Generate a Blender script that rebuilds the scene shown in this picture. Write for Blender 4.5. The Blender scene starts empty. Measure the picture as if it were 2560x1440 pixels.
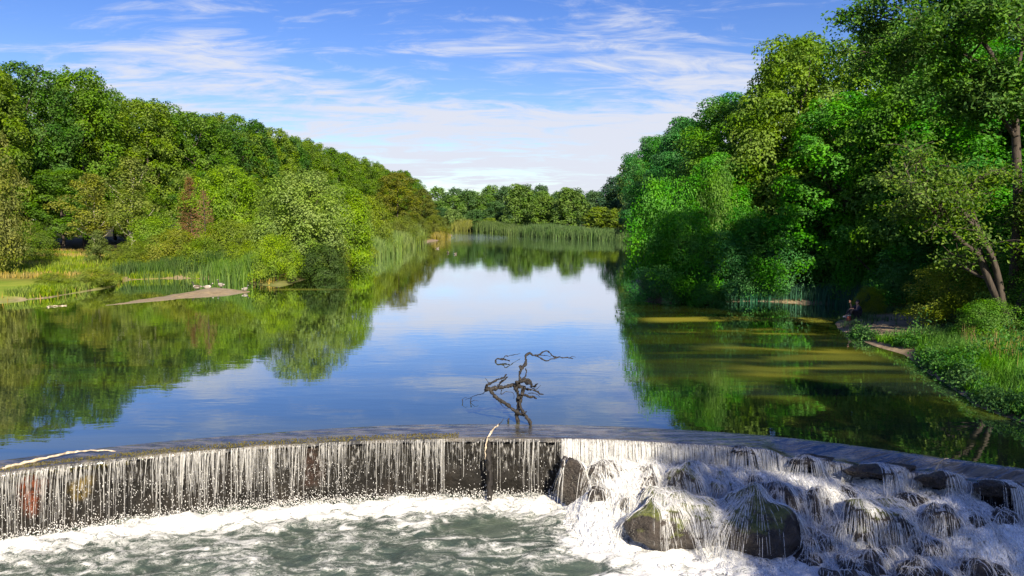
import bpy, bmesh, math, random
import numpy as np
from mathutils import Vector
from mathutils.bvhtree import BVHTree

scene = bpy.context.scene
R = math.radians
# ------------------------------------------------------------------ camera
CAM_H, PITCH, FPX = 5.0, R(5.31), 1849.0
cam_d = bpy.data.cameras.new('camera')
cam = bpy.data.objects.new('camera', cam_d)
scene.collection.objects.link(cam)
cam.location = (0, 0, CAM_H)
cam.rotation_euler = (R(90) - PITCH, 0, 0)
cam_d.sensor_width = 36
cam_d.lens = 36 * FPX / 2560
cam_d.clip_end = 5000
scene.camera = cam
scene.render.resolution_x, scene.render.resolution_y = 1024, 576

# ------------------------------------------------------------------ sun and sky
SUN_AZ, SUN_EL = R(20), R(32)          # azimuth measured from behind the camera towards the right
to_sun = Vector((math.cos(SUN_EL) * math.sin(SUN_AZ), -math.cos(SUN_EL) * math.cos(SUN_AZ), math.sin(SUN_EL)))
sd_ = bpy.data.lights.new('sun', 'SUN')
sd_.energy = 5.0
sd_.angle = R(0.6)
sd_.color = (1.0, 0.86, 0.64)
sun = bpy.data.objects.new('sun', sd_)
scene.collection.objects.link(sun)
sun.location = (40, -30, 40)
sun.rotation_euler = to_sun.to_track_quat('Z', 'Y').to_euler()

world = bpy.data.worlds.new('World')
scene.world = world
world.use_nodes = True
wn, wl = world.node_tree.nodes, world.node_tree.links
wn.clear()
def W(t, **kw):
    n = wn.new(t)
    for k, v in kw.items():
        setattr(n, k, v)
    return n
def wmath(op, a, b=None, clamp=False):
    n = W('ShaderNodeMath', operation=op, use_clamp=clamp)
    for i, v in enumerate((a, b)):
        if v is None: continue
        if isinstance(v, (int, float)): n.inputs[i].default_value = v
        else: wl.new(v, n.inputs[i])
    return n.outputs[0]
def wrange(v, a, b, c=0.0, d=1.0):
    n = W('ShaderNodeMapRange', interpolation_type='SMOOTHSTEP')
    wl.new(v, n.inputs[0])
    for i, x in enumerate((a, b, c, d)): n.inputs[i + 1].default_value = x
    return n.outputs[0]
sky = W('ShaderNodeTexSky', sky_type='NISHITA', sun_disc=False)
sky.sun_elevation = SUN_EL
sky.sun_rotation = math.atan2(to_sun.x, to_sun.y)
sky.altitude = 200
sky.air_density = 1.0
sky.dust_density = 0.35
sky.ozone_density = 2.2
hs = W('ShaderNodeHueSaturation')
hs.inputs['Hue'].default_value = 0.524
hs.inputs['Saturation'].default_value = 1.34
hs.inputs['Value'].default_value = 0.93
wl.new(sky.outputs[0], hs.inputs['Color'])
tc = W('ShaderNodeTexCoord')
sep = W('ShaderNodeSeparateXYZ')
wl.new(tc.outputs['Generated'], sep.inputs[0])
zz = wmath('MAXIMUM', sep.outputs[2], 0.0)
den = wmath('ADD', zz, 0.16)
cx = wmath('DIVIDE', sep.outputs[0], den)
cy = wmath('DIVIDE', sep.outputs[1], den)
comb = W('ShaderNodeCombineXYZ')
wl.new(cx, comb.inputs[0]); wl.new(cy, comb.inputs[1])
def wnoise(scale, rot, loc, det, rough, dist, lac=2.1):
    mp = W('ShaderNodeMapping')
    mp.inputs['Rotation'].default_value = (0, 0, rot)
    mp.inputs['Scale'].default_value = scale
    dx = 1.35
    mp.inputs['Location'].default_value = (loc[0] - math.cos(rot) * scale[0] * dx, loc[1] - math.sin(rot) * scale[0] * dx, 0)
    wl.new(comb.outputs[0], mp.inputs[0])
    nz = W('ShaderNodeTexNoise')
    nz.inputs['Scale'].default_value = 1
    nz.inputs['Detail'].default_value = det
    nz.inputs['Roughness'].default_value = rough
    nz.inputs['Distortion'].default_value = dist
    nz.inputs['Lacunarity'].default_value = lac
    wl.new(mp.outputs[0], nz.inputs['Vector'])
    return nz.outputs[0]
wisps = wnoise((0.75, 2.6, 1), R(40), (3.1, 7.4, 0), 10, 0.60, 1.0)       # feathery cirrus streaks
body = wnoise((0.55, 0.75, 1), R(-12), (1.7, 2.2, 0), 4, 0.5, 0.5)        # big patches of thin cloud
fine = wnoise((2.4, 5.5, 1), R(-28), (9.0, 1.0, 0), 9, 0.62, 1.6)
low = wrange(sep.outputs[2], 0.25, 0.08)                                  # longer path through the veil near the horizon
def cen(v, k): return wmath('MULTIPLY', wmath('SUBTRACT', v, 0.5), k)
dens = wmath('ADD', wmath('ADD', cen(wisps, 2.1), cen(fine, 1.7)), wmath('ADD', cen(body, 1.7), wmath('MULTIPLY', low, 0.74)))
cl = wrange(dens, -0.04, 0.76, 0.0, 0.96)
cl = wmath('MULTIPLY', cl, wrange(sep.outputs[2], -0.01, 0.01))
mix = W('ShaderNodeMix', data_type='RGBA')
wl.new(cl, mix.inputs[0])
wl.new(hs.outputs[0], mix.inputs[6])
mix.inputs[7].default_value = (4.9, 5.1, 5.8, 1)
bg = W('ShaderNodeBackground')
bg.inputs['Strength'].default_value = 0.068
wl.new(mix.outputs[2], bg.inputs['Color'])
wo = W('ShaderNodeOutputWorld')
wl.new(bg.outputs[0], wo.inputs['Surface'])

scene.view_settings.view_transform = 'Standard'
scene.view_settings.look = 'None'
scene.view_settings.exposure = 1.2
scene.view_settings.gamma = 1
scene.view_settings.use_curve_mapping = False
scene.render.engine = 'CYCLES'
cy_ = scene.cycles
cy_.use_denoising = True
cy_.max_bounces = 12
cy_.diffuse_bounces = 6
cy_.glossy_bounces = 3
cy_.transmission_bounces = 7
cy_.transparent_max_bounces = 12
cy_.caustics_reflective = False
cy_.caustics_refractive = False
cy_.sample_clamp_indirect = 6

# ------------------------------------------------------------------ helpers
col = scene.collection
rng = np.random.default_rng(7)

def tag(o, label=None, cat=None, group=None, kind=None):
    if label: o['label'] = label
    if cat: o['category'] = cat
    if group: o['group'] = group
    if kind: o['kind'] = kind
    return o

def mesh_np(name, v, faces, smooth=False, attrs=None):
    """faces: int array (M,K) with K constant, or a list of such arrays"""
    v = np.asarray(v, np.float32)
    fl = faces if isinstance(faces, list) else [faces]
    fl = [np.asarray(f, np.int32) for f in fl if len(f)]
    me = bpy.data.meshes.new(name)
    me.vertices.add(len(v))
    me.vertices.foreach_set('co', v.ravel())
    loops = np.concatenate([f.ravel() for f in fl])
    tot = np.concatenate([np.full(len(f), f.shape[1], np.int32) for f in fl])
    start = np.concatenate([[0], np.cumsum(tot)[:-1]]).astype(np.int32)
    me.loops.add(len(loops))
    me.loops.foreach_set('vertex_index', loops)
    me.polygons.add(len(tot))
    me.polygons.foreach_set('loop_start', start)
    me.polygons.foreach_set('loop_total', tot)
    me.polygons.foreach_set('use_smooth', np.full(len(tot), smooth))
    for k, a in (attrs or {}).items():
        a = np.asarray(a, np.float32)
        if a.ndim == 1:
            at_ = me.attributes.new(k, 'FLOAT', 'POINT'); at_.data.foreach_set('value', a)
        else:
            at_ = me.attributes.new(k, 'FLOAT_COLOR', 'POINT')
            at_.data.foreach_set('color', np.concatenate([a, np.ones((len(a), 1), np.float32)], 1).ravel())
    me.update(calc_edges=True)
    me.validate()
    return me

def obj(name, me, m=None, parent=None, loc=(0, 0, 0)):
    o = bpy.data.objects.new(name, me)
    col.objects.link(o)
    if m is not None and me is not None and len(me.materials) == 0: me.materials.append(m)
    o.location = loc
    if parent: o.parent = parent
    return o

def empty(name, loc=(0, 0, 0), rz=0):
    o = bpy.data.objects.new(name, None)
    o.empty_display_size = 0.3
    col.objects.link(o)
    o.location = loc
    o.rotation_euler = (0, 0, rz)
    return o

def sstep(x, a, b):
    t = np.clip((np.asarray(x, float) - a) / (b - a), 0, 1)
    return t * t * (3 - 2 * t)

def _hash(ix, iy, iz, s):
    h = (ix.astype(np.int64) * 374761393 + iy.astype(np.int64) * 668265263 + iz.astype(np.int64) * 2147483647 + s * 1274126177) & 0xffffffff
    h = ((h ^ (h >> 13)) * 1274126177) & 0xffffffff
    return ((h ^ (h >> 16)) & 0xffff) / 65535.0
def vnoise(p, seed=0):
    p = np.asarray(p, float)
    i = np.floor(p).astype(np.int64); f = p - i; f = f * f * (3 - 2 * f)
    r = 0
    for dx in (0, 1):
        for dy in (0, 1):
            for dz in (0, 1):
                w = (f[..., 0] if dx else 1 - f[..., 0]) * (f[..., 1] if dy else 1 - f[..., 1]) * (f[..., 2] if dz else 1 - f[..., 2])
                r = r + w * _hash(i[..., 0] + dx, i[..., 1] + dy, i[..., 2] + dz, seed)
    return r
def fbm(p, oct=4, seed=0, gain=0.5):
    p = np.asarray(p, float); a, s, n = 1.0, 0.0, 0.0
    for k in range(oct):
        s = s + a * vnoise(p * (2.03 ** k) + 17.3 * k, seed + k); n += a; a *= gain
    return s / n            # 0..1
def P3(x, y, z=0.0):
    x, y = np.broadcast_arrays(np.asarray(x, float), np.asarray(y, float))
    return np.stack([x, y, np.zeros_like(x) + z], -1)
def unit(v):
    return v / np.maximum(np.linalg.norm(v, axis=-1, keepdims=True), 1e-9)

def tubes(P, rad, sides=3, rs=None, twist=0.0, cap=False):
    """P (N,K,3) polylines, rad (N,K): closed-section tubes in one array"""
    P = np.asarray(P, float); rad = np.asarray(rad, float)
    N, K, _ = P.shape
    t = unit(np.gradient(P, axis=1))
    ref = np.where(np.abs(t[..., 2:3]) > 0.8, np.array([1.0, 0, 0]), np.array([0, 0, 1.0]))
    a = unit(np.cross(t, ref)); b = np.cross(t, a)
    ph = (rs.uniform(0, 6.28, (N, 1, 1)) if rs is not None else 0) + np.arange(sides)[None, None, :] * 2 * np.pi / sides
    V = P[:, :, None, :] + rad[:, :, None, None] * (np.cos(ph)[..., None] * a[:, :, None, :] + np.sin(ph)[..., None] * b[:, :, None, :])
    idx = np.arange(N * K * sides).reshape(N, K, sides)
    nx = np.roll(idx, -1, axis=2)
    F = np.stack([idx[:, :-1], nx[:, :-1], nx[:, 1:], idx[:, 1:]], -1).reshape(-1, 4)
    fs = [F]
    if cap:
        fs += [idx[:, 0, ::-1].reshape(-1, sides), idx[:, -1].reshape(-1, sides)]
    return V.reshape(-1, 3), fs

def tube_path(pts, r0, r1=None, sides=8, sub=5, wob=0.0, seed=0, power=1.0):
    """one smooth tapered tube through pts"""
    pts = np.asarray(pts, float); n = len(pts)
    tt = np.linspace(0, n - 1, (n - 1) * sub + 1)
    out = []
    for t in tt:
        i = min(int(t), n - 2); f = t - i
        p0, p1, p2, p3 = pts[max(i - 1, 0)], pts[i], pts[i + 1], pts[min(i + 2, n - 1)]
        out.append(0.5 * ((2 * p1) + (p2 - p0) * f + (2 * p0 - 5 * p1 + 4 * p2 - p3) * f * f + (3 * p1 - p0 - 3 * p2 + p3) * f ** 3))
    out = np.array(out)
    s = (tt / (n - 1)) ** power
    rad = r0 + ((r1 if r1 is not None else r0) - r0) * s
    if wob:
        rs = np.random.default_rng(seed)
        rad = rad * (1 + wob * rs.uniform(-1, 1, len(rad)))
        out = out + rs.normal(0, 0.25 * wob, out.shape) * rad[:, None]
    return tubes(out[None], rad[None], sides, cap=True)

def join(parts):
    vs, fs, o = [], {}, 0
    for v, fl in parts:
        vs.append(v)
        for f in (fl if isinstance(fl, list) else [fl]):
            f = np.asarray(f)
            if len(f): fs.setdefault(f.shape[1], []).append(f + o)
        o += len(v)
    return np.concatenate(vs), [np.concatenate(x) for x in fs.values()]

# ------------------------------------------------------------------ materials
class Mat:
    def __init__(s, name):
        s.m = bpy.data.materials.new(name); s.m.use_nodes = True
        s.n, s.l = s.m.node_tree.nodes, s.m.node_tree.links
        s.b = s.n['Principled BSDF']; s.out = s.n['Material Output']
    def N(s, t, **kw):
        n = s.n.new(t)
        for k, v in kw.items(): setattr(n, k, v)
        return n
    def put(s, sock, v):
        if isinstance(v, (int, float)): sock.default_value = v
        elif isinstance(v, tuple): sock.default_value = v if len(v) != 3 or sock.type == 'VECTOR' else (*v, 1)
        else: s.l.new(v, sock)
    def noise(s, scale, det=4, rough=0.55, dist=0.0, vec=None, stretch=None, coord='Object'):
        n = s.N('ShaderNodeTexNoise')
        if vec is None: vec = s.N('ShaderNodeTexCoord').outputs[coord]
        if stretch:
            mp = s.N('ShaderNodeMapping'); mp.inputs['Scale'].default_value = stretch
            s.l.new(vec, mp.inputs[0]); vec = mp.outputs[0]
        s.l.new(vec, n.inputs['Vector'])
        for k, v in (('Scale', scale), ('Detail', det), ('Roughness', rough), ('Distortion', dist)): n.inputs[k].default_value = v
        return n.outputs[0]
    def ramp(s, v, stops, interp='LINEAR'):
        n = s.N('ShaderNodeValToRGB'); e = n.color_ramp.elements
        n.color_ramp.interpolation = interp
        while len(e) < len(stops): e.new(0.5)
        for el, (p, c) in zip(e, stops):
            el.position = p; el.color = (*c, 1) if len(c) == 3 else c
        s.put(n.inputs[0], v)
        return n.outputs[0]
    def rng(s, v, a, b, c=0.0, d=1.0):
        n = s.N('ShaderNodeMapRange', interpolation_type='SMOOTHSTEP')
        s.put(n.inputs[0], v)
        for i, x in enumerate((a, b, c, d)): s.put(n.inputs[i + 1], x)
        return n.outputs[0]
    def math(s, op, a, b=0.0, clamp=False):
        n = s.N('ShaderNodeMath', operation=op, use_clamp=clamp)
        s.put(n.inputs[0], a); s.put(n.inputs[1], b)
        return n.outputs[0]
    def mix(s, f, a, b, blend='MIX'):
        n = s.N('ShaderNodeMix', data_type='RGBA', blend_type=blend)
        s.put(n.inputs[0], f); s.put(n.inputs[6], a); s.put(n.inputs[7], b)
        return n.outputs[2]
    def attr(s, name, fac=True):
        n = s.N('ShaderNodeAttribute'); n.attribute_name = name
        return n.outputs['Fac' if fac else 'Color']
    def bump(s, h, strength, dist=0.02):
        n = s.N('ShaderNodeBump'); n.inputs['Strength'].default_value = strength; n.inputs['Distance'].default_value = dist
        s.l.new(h, n.inputs['Height']); s.l.new(n.outputs[0], s.b.inputs['Normal'])
        return n.outputs[0]
    def set(s, **kw):
        for k, v in kw.items(): s.put(s.b.inputs[k.replace('_', ' ')], v)
        return s
def SP(m): return m.b.inputs['Specular IOR Level']

def leaf_material(name, transl=0.42, spec=0.25):
    m = Mat(name)
    oi = m.N('ShaderNodeObjectInfo')
    t = m.attr('tint')
    hsv = m.N('ShaderNodeHueSaturation')
    m.l.new(oi.outputs['Color'], hsv.inputs['Color'])
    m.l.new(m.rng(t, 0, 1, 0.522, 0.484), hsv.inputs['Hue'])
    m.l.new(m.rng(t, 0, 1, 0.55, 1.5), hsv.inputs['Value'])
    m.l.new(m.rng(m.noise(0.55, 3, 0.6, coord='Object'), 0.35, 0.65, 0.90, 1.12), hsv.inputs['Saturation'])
    c = hsv.outputs[0]
    m.set(Base_Color=c, Roughness=0.55); SP(m).default_value = spec
    tr = m.N('ShaderNodeBsdfTranslucent')
    bc = m.mix(1.0, c, (1.25, 1.2, 0.6), 'MULTIPLY')
    m.l.new(bc, tr.inputs['Color'])
    mx = m.N('ShaderNodeMixShader'); mx.inputs[0].default_value = transl
    m.l.new(m.b.outputs[0], mx.inputs[1]); m.l.new(tr.outputs[0], mx.inputs[2])
    m.l.new(mx.outputs[0], m.out.inputs['Surface'])
    return m.m
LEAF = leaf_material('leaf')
BLADE = leaf_material('blade', 0.25, 0.15)

m = Mat('bark')
bn = m.noise(9, 6, 0.65, 0.4, stretch=(1, 1, 0.25))
m.set(Base_Color=m.ramp(bn, [(0.3, (0.018, 0.014, 0.012)), (0.7, (0.07, 0.056, 0.046))]), Roughness=0.9)
m.bump(bn, 0.7, 0.05); BARK = m.m
m = Mat('pale_bark')
bn = m.noise(7, 5, 0.6, 0.3, stretch=(1, 1, 0.4))
m.set(Base_Color=m.ramp(bn, [(0.3, (0.2, 0.18, 0.15)), (0.65, (0.55, 0.52, 0.45))]), Roughness=0.8); PALEBARK = m.m
m = Mat('dark_driftwood')
bn = m.noise(14, 6, 0.65, 0.5, stretch=(1, 1, 0.5))
m.set(Base_Color=m.ramp(bn, [(0.35, (0.006, 0.005, 0.006)), (0.6, (0.016, 0.014, 0.014)), (0.82, (0.11, 0.10, 0.095))]), Roughness=0.75)
m.bump(bn, 0.8, 0.03); DRIFT = m.m
m = Mat('bleached_wood')
bn = m.noise(11, 6, 0.6, 0.5, stretch=(1, 0.4, 1))
m.set(Base_Color=m.ramp(bn, [(0.35, (0.16, 0.12, 0.08)), (0.62, (0.55, 0.48, 0.38))]), Roughness=0.8)
m.bump(bn, 0.5, 0.02); BLEACH = m.m

m = Mat('ground')
g1 = m.noise(0.09, 4, 0.6); g2 = m.noise(1.6, 5, 0.7); g3 = m.noise(0.35, 4, 0.6, 0.5)
grass = m.ramp(g1, [(0.35, (0.075, 0.12, 0.014)), (0.5, (0.15, 0.16, 0.025)), (0.66, (0.27, 0.205, 0.06))])
grass = m.mix(m.rng(g2, 0.3, 0.75, 0.0, 0.55), grass, (0.05, 0.075, 0.012))
lawn = m.mix(m.rng(g3, 0.35, 0.65), (0.13, 0.2, 0.02), (0.21, 0.25, 0.035))
dirt = m.ramp(g2, [(0.3, (0.12, 0.092, 0.065)), (0.7, (0.31, 0.245, 0.18))])
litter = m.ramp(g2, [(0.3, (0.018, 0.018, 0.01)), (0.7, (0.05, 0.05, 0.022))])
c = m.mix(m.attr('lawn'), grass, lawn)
c = m.mix(m.attr('forest_floor'), c, litter)
c = m.mix(m.attr('dirt'), c, dirt)
m.set(Base_Color=c, Roughness=0.95); SP(m).default_value = 0.1
m.bump(g2, 0.6, 0.12); GROUND = m.m

m = Mat('sand')
g2 = m.noise(3.5, 6, 0.7); g3 = m.noise(0.5, 3, 0.6)
m.set(Base_Color=m.mix(m.rng(g3, 0.4, 0.6), m.ramp(g2, [(0.3, (0.12, 0.09, 0.05)), (0.7, (0.30, 0.235, 0.14))]), (0.19, 0.155, 0.105)), Roughness=0.85)
m.bump(g2, 0.5, 0.05); SAND = m.m

# water: dark murky body under a mirror-like surface, ruffled in places
def water_mat(name, crest=False):
    m = Mat(name)
    geo = m.N('ShaderNodeNewGeometry').outputs['Position']
    bp = m.N('ShaderNodeBump')
    if crest:                                                   # thin sheet, streaked by the current
        h = m.noise(1.0, 4, 0.6, 0.7, vec=geo, stretch=(0.8, 6.5, 1))
        bp.inputs['Strength'].default_value = 0.5; bp.inputs['Distance'].default_value = 0.09
        body = m.mix(m.rng(m.noise(1.0, 4, 0.6, 0.5, vec=geo, stretch=(1.2, 5, 1)), 0.4, 0.65), (0.035, 0.035, 0.032), (0.13, 0.12, 0.10))
    else:
        r1 = m.noise(1.0, 3, 0.5, 0.2, vec=geo, stretch=(0.55, 1.5, 1))
        r2 = m.noise(1.0, 2, 0.5, 0.0, vec=geo, stretch=(2.2, 5.5, 1))
        ruf = m.rng(m.noise(1.0, 3, 0.55, 0.3, vec=geo, stretch=(0.012, 0.05, 1)), 0.5, 0.66)
        sp = m.N('ShaderNodeSeparateXYZ'); m.l.new(geo, sp.inputs[0])
        far = m.rng(sp.outputs[1], 120, 230)
        rufs = m.math('ADD', m.math('MULTIPLY', ruf, 0.28), m.math('MULTIPLY', far, 5.0))
        h = m.math('ADD', m.math('MULTIPLY', r1, 0.55), m.math('MULTIPLY', r2, m.math('ADD', 0.10, rufs)))
        bp.inputs['Strength'].default_value = 0.085; bp.inputs['Distance'].default_value = 0.06
        silt = m.noise(1.0, 4, 0.6, 0.6, vec=geo, stretch=(0.05, 0.42, 1))
        shal = m.attr('shallow')
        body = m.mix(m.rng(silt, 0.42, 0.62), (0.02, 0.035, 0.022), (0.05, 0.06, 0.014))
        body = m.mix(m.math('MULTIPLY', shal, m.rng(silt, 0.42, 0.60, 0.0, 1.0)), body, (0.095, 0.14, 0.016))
        body = m.mix(m.attr('sunlit_scum'), body, m.mix(m.rng(silt, 0.35, 0.65), (0.07, 0.10, 0.016), (0.21, 0.20, 0.026)))  # algae film colour, with the gold of sunlight painted in
    m.l.new(h, bp.inputs['Height'])
    df = m.N('ShaderNodeBsdfDiffuse'); m.l.new(body, df.inputs[0]); m.l.new(bp.outputs[0], df.inputs['Normal'])
    gl = m.N('ShaderNodeBsdfGlossy'); gl.inputs['Roughness'].default_value = 0.02
    gl.inputs['Color'].default_value = (0.95, 0.93, 0.86, 1) if crest else (0.93, 0.96, 1, 1); m.l.new(bp.outputs[0], gl.inputs['Normal'])
    fr = m.N('ShaderNodeFresnel'); fr.inputs['IOR'].default_value = 1.62; m.l.new(bp.outputs[0], fr.inputs['Normal'])
    ff = m.rng(fr.outputs[0], 0.0, 0.62, 0.06, 0.40 if crest else 0.97)
    if not crest: ff = m.math('MULTIPLY', ff, m.rng(m.attr('sunlit_scum'), 0, 1, 1.0, 0.35))
    mx = m.N('ShaderNodeMixShader'); m.l.new(ff, mx.inputs[0]); m.l.new(df.outputs[0], mx.inputs[1]); m.l.new(gl.outputs[0], mx.inputs[2])
    m.l.new(mx.outputs[0], m.out.inputs['Surface'])
    return m.m
POND, CRESTW = water_mat('pond_water'), water_mat('crest_water', True)

# turbulent lower pool with foam
m = Mat('pool_water')
geo = m.N('ShaderNodeNewGeometry').outputs['Position']
fo = m.attr('foam')
n1 = m.noise(1.0, 6, 0.62, 1.3, vec=geo, stretch=(1.5, 2.6, 1.5))
n2 = m.noise(1.0, 5, 0.6, 2.2, vec=geo, stretch=(7.5, 10.0, 6))
lace = m.math('ABSOLUTE', m.math('SUBTRACT', n2, 0.5))
lace = m.rng(lace, 0.0, 0.09, 1.0, 0.0)
k = m.math('ADD', m.math('ADD', fo, m.math('MULTIPLY', m.math('SUBTRACT', n1, 0.5), 2.3)), m.math('MULTIPLY', lace, 0.24))
k = m.math('ADD', k, m.math('MULTIPLY', m.math('SUBTRACT', n2, 0.5), 0.6))
wh = m.rng(k, 0.36, 1.05)
wc = m.ramp(n1, [(0.35, (0.038, 0.058, 0.052)), (0.65, (0.085, 0.115, 0.085))])
m.set(Base_Color=m.mix(wh, wc, (0.66, 0.68, 0.69)), Roughness=m.rng(wh, 0, 1, 0.09, 0.75), IOR=1.4)
m.bump(m.math('ADD', n2, m.math('MULTIPLY', wh, 0.6)), 0.55, 0.06); POOL = m.m

# white water on the rocks
m = Mat('white_water')
geo = m.N('ShaderNodeNewGeometry').outputs['Position']
n1 = m.noise(1.0, 6, 0.65, 1.6, vec=geo, stretch=(5, 3.4, 3.0))
n2 = m.noise(1.0, 4, 0.6, 2.4, vec=geo, stretch=(13, 9, 9))
k = m.math('ADD', m.math('MULTIPLY', n1, 0.6), m.math('MULTIPLY', n2, 0.4))
wh = m.rng(k, 0.36, 0.52)
m.set(Base_Color=m.mix(wh, (0.09, 0.11, 0.12), (0.90, 0.92, 0.94)), Roughness=m.rng(wh, 0, 1, 0.12, 0.7), IOR=1.38)
m.bump(k, 0.9, 0.12); WHITEW = m.m

# falling threads of water
def thread_mat(name, cut0, cut1, stretch, c, low=0.08):
    m = Mat(name)
    geo = m.N('ShaderNodeNewGeometry').outputs['Position']
    n1 = m.noise(1.0, 3, 0.6, 0.3, vec=geo, stretch=stretch)
    m.set(Base_Color=(c, c * 1.01, c * 1.02), Roughness=0.25, IOR=1.33)
    tr = m.N('ShaderNodeBsdfTranslucent'); tr.inputs[0].default_value = (c, c * 1.02, c * 1.04, 1)
    mx = m.N('ShaderNodeMixShader'); mx.inputs[0].default_value = 0.4
    m.l.new(m.b.outputs[0], mx.inputs[1]); m.l.new(tr.outputs[0], mx.inputs[2])
    tp = m.N('ShaderNodeBsdfTransparent')
    m2 = m.N('ShaderNodeMixShader'); m.l.new(m.math('MULTIPLY', m.rng(n1, cut0, cut1, low, 1.0), m.attr('opacity')), m2.inputs[0])
    m.l.new(tp.outputs[0], m2.inputs[1]); m.l.new(mx.outputs[0], m2.inputs[2])
    m.l.new(m2.outputs[0], m.out.inputs['Surface'])
    return m.m
THREAD = thread_mat('falling_water', 0.30, 0.52, (16, 16, 5), 0.7)
STRAND = thread_mat('rushing_water', 0.28, 0.5, (16, 16, 12), 0.93)
SHEET = thread_mat('water_film', 0.52, 0.76, (26, 26, 1.3), 0.7, 0.0)
m = Mat('droplet')
m.set(Base_Color=(0.65, 0.66, 0.67), Roughness=0.2); DROP = m.m

def rock_mat(name, moss):
    m = Mat(name)
    a = m.noise(2.4, 6, 0.65, 0.4); b = m.noise(11, 5, 0.65)
    c = m.ramp(a, [(0.3, (0.012, 0.0105, 0.010)), (0.55, (0.042, 0.034, 0.029)), (0.78, (0.10, 0.083, 0.07))])
    c = m.mix(m.rng(b, 0.45, 0.75, 0, 0.5), c, (0.02, 0.018, 0.018))
    if moss:
        nn = m.N('ShaderNodeSeparateXYZ'); m.l.new(m.N('ShaderNodeNewGeometry').outputs['Normal'], nn.inputs[0])
        k = m.math('ADD', nn.outputs[2], m.math('MULTIPLY', m.math('SUBTRACT', m.noise(4.5, 5, 0.65), 0.5), 1.3))
        mc = m.ramp(b, [(0.35, (0.045, 0.06, 0.012)), (0.65, (0.14, 0.16, 0.03))])
        c = m.mix(m.rng(k, 0.55, 0.85, 0, moss), c, mc)
    m.set(Base_Color=c, Roughness=m.rng(a, 0.3, 0.7, 0.22, 0.55))
    m.bump(m.math('ADD', a, m.math('MULTIPLY', b, 0.6)), 1.0, 0.16)
    return m.m
ROCK, MOSSROCK = rock_mat('wet_rock', 0), rock_mat('mossy_rock', 0.95)

m = Mat('dam_stone')
a = m.noise(1.3, 6, 0.65, 0.4, stretch=(1, 1, 0.5)); b = m.noise(7, 5, 0.7)
c = m.ramp(a, [(0.3, (0.005, 0.005, 0.005)), (0.55, (0.011, 0.010, 0.009)), (0.8, (0.034, 0.028, 0.023))])
c = m.mix(m.rng(b, 0.45, 0.75, 0, 0.6), c, (0.02, 0.02, 0.02))
c = m.mix(m.attr('rust'), c, m.mix(m.rng(b, 0.35, 0.7), (0.03, 0.012, 0.007), (0.17, 0.04, 0.012)))
c = m.mix(m.attr('ochre'), c, m.mix(m.rng(b, 0.35, 0.7), (0.03, 0.024, 0.01), (0.15, 0.105, 0.02)))
m.set(Base_Color=c, Roughness=0.75); SP(m).default_value = 0.25
m.bump(m.math('ADD', a, b), 0.9, 0.08); DAMM = m.m
def plain(name, c, r=0.8, var=0.35, sc=20):
    m = Mat(name)
    n = m.noise(sc, 4, 0.6)
    m.set(Base_Color=m.mix(m.rng(n, 0.3, 0.7), tuple(x * (1 - var) for x in c), tuple(min(1, x * (1 + var)) for x in c)), Roughness=r)
    return m.m
RUST = plain('rust_stain', (0.30, 0.065, 0.018), 0.7, 0.6, 9)
OCHRE = plain('ochre_stain', (0.26, 0.17, 0.02), 0.7, 0.6, 9)
MOSS = plain('moss', (0.085, 0.075, 0.014), 0.95, 0.6, 14)
# ------------------------------------------------------------------ layout of pond, dam, ground
LIP = np.array([(-14.5, 11.6), (-12.2, 13.3), (-10.4, 14.5), (-9, 15.2), (-7.5, 15.84), (-5.8, 16.28), (-4, 16.56), (0.2, 16.87), (3.9, 16.56),
                (5.9, 15.95), (7.5, 15.35), (8.8, 14.75), (10.2, 14.1), (12, 13.1), (14.5, 11.6)])
_pf = np.polyfit(LIP[:, 0], LIP[:, 1], 6)
def lip_y(x): return np.polyval(_pf, np.clip(x, -14.5, 14.5))
def back_y(x): return lip_y(x) + np.interp(x, [-11, -6, -2.7, 4, 6.2, 7.7, 9, 11], [0.66, 0.68, 0.88, 0.82, 0.82, 0.68, 0.5, 0.45])
def lip_z(x):
    x = np.asarray(x, float)
    br = sstep(x, 5.6, 6.2)
    return -0.09 - br * (0.08 + 0.16 * fbm(P3(x * 1.7, 0.0), 3, 5)) - 0.03 * fbm(P3(x * 3.0, 4.0), 2, 9) * sstep(x, 2.5, 3.5)

POND_POLY = np.array([(-13.9, 8.5), (12.6, 8.5), (12.4, 13.2), (12.6, 17.7), (12.4, 19.3), (12.9, 20.9), (13.7, 24.3), (14.6, 26.8), (14.4, 30.4), (14.9, 33.5),
    (15.5, 35.4), (16.6, 36.9), (19.5, 39), (20, 43), (15, 45), (9.5, 44.2), (7.6, 46.5), (9, 55), (12, 70), (16, 100), (22, 130), (27, 160.5), (24.2, 172.7),
    (6.9, 212), (-12.6, 292), (-32, 375), (-45, 430), (-58, 430), (-44, 375), (-28, 312), (-18.5, 230), (-16.6, 192), (-18.8, 146), (-17.8, 96), (-17.9, 87), (-17.1, 62),
    (-17.4, 55.8), (-19.4, 56.4), (-24, 61), (-28.4, 63), (-32, 61), (-29.7, 55.2), (-29.6, 47), (-31, 44.6), (-29, 34), (-23, 22), (-15.5, 15.0), (-14.1, 12.6)])
POOL_POLY = np.array([(-14.0, -60), (-14.0, 11.8)] + [(x, float(lip_y(x)) + 0.6) for x in np.arange(-13.8, 13, 0.8)] + [(13.2, 11.8), (13.2, -60)])
BAR_POLY = np.array([(-23.8, 42.6), (-22.3, 44.2), (-20.9, 46.6), (-19.3, 48.6), (-18.2, 50.2), (-18.4, 51.4), (-20, 52.6), (-21.6, 53.4), (-22.3, 51), (-23.0, 46.5)])

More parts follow.
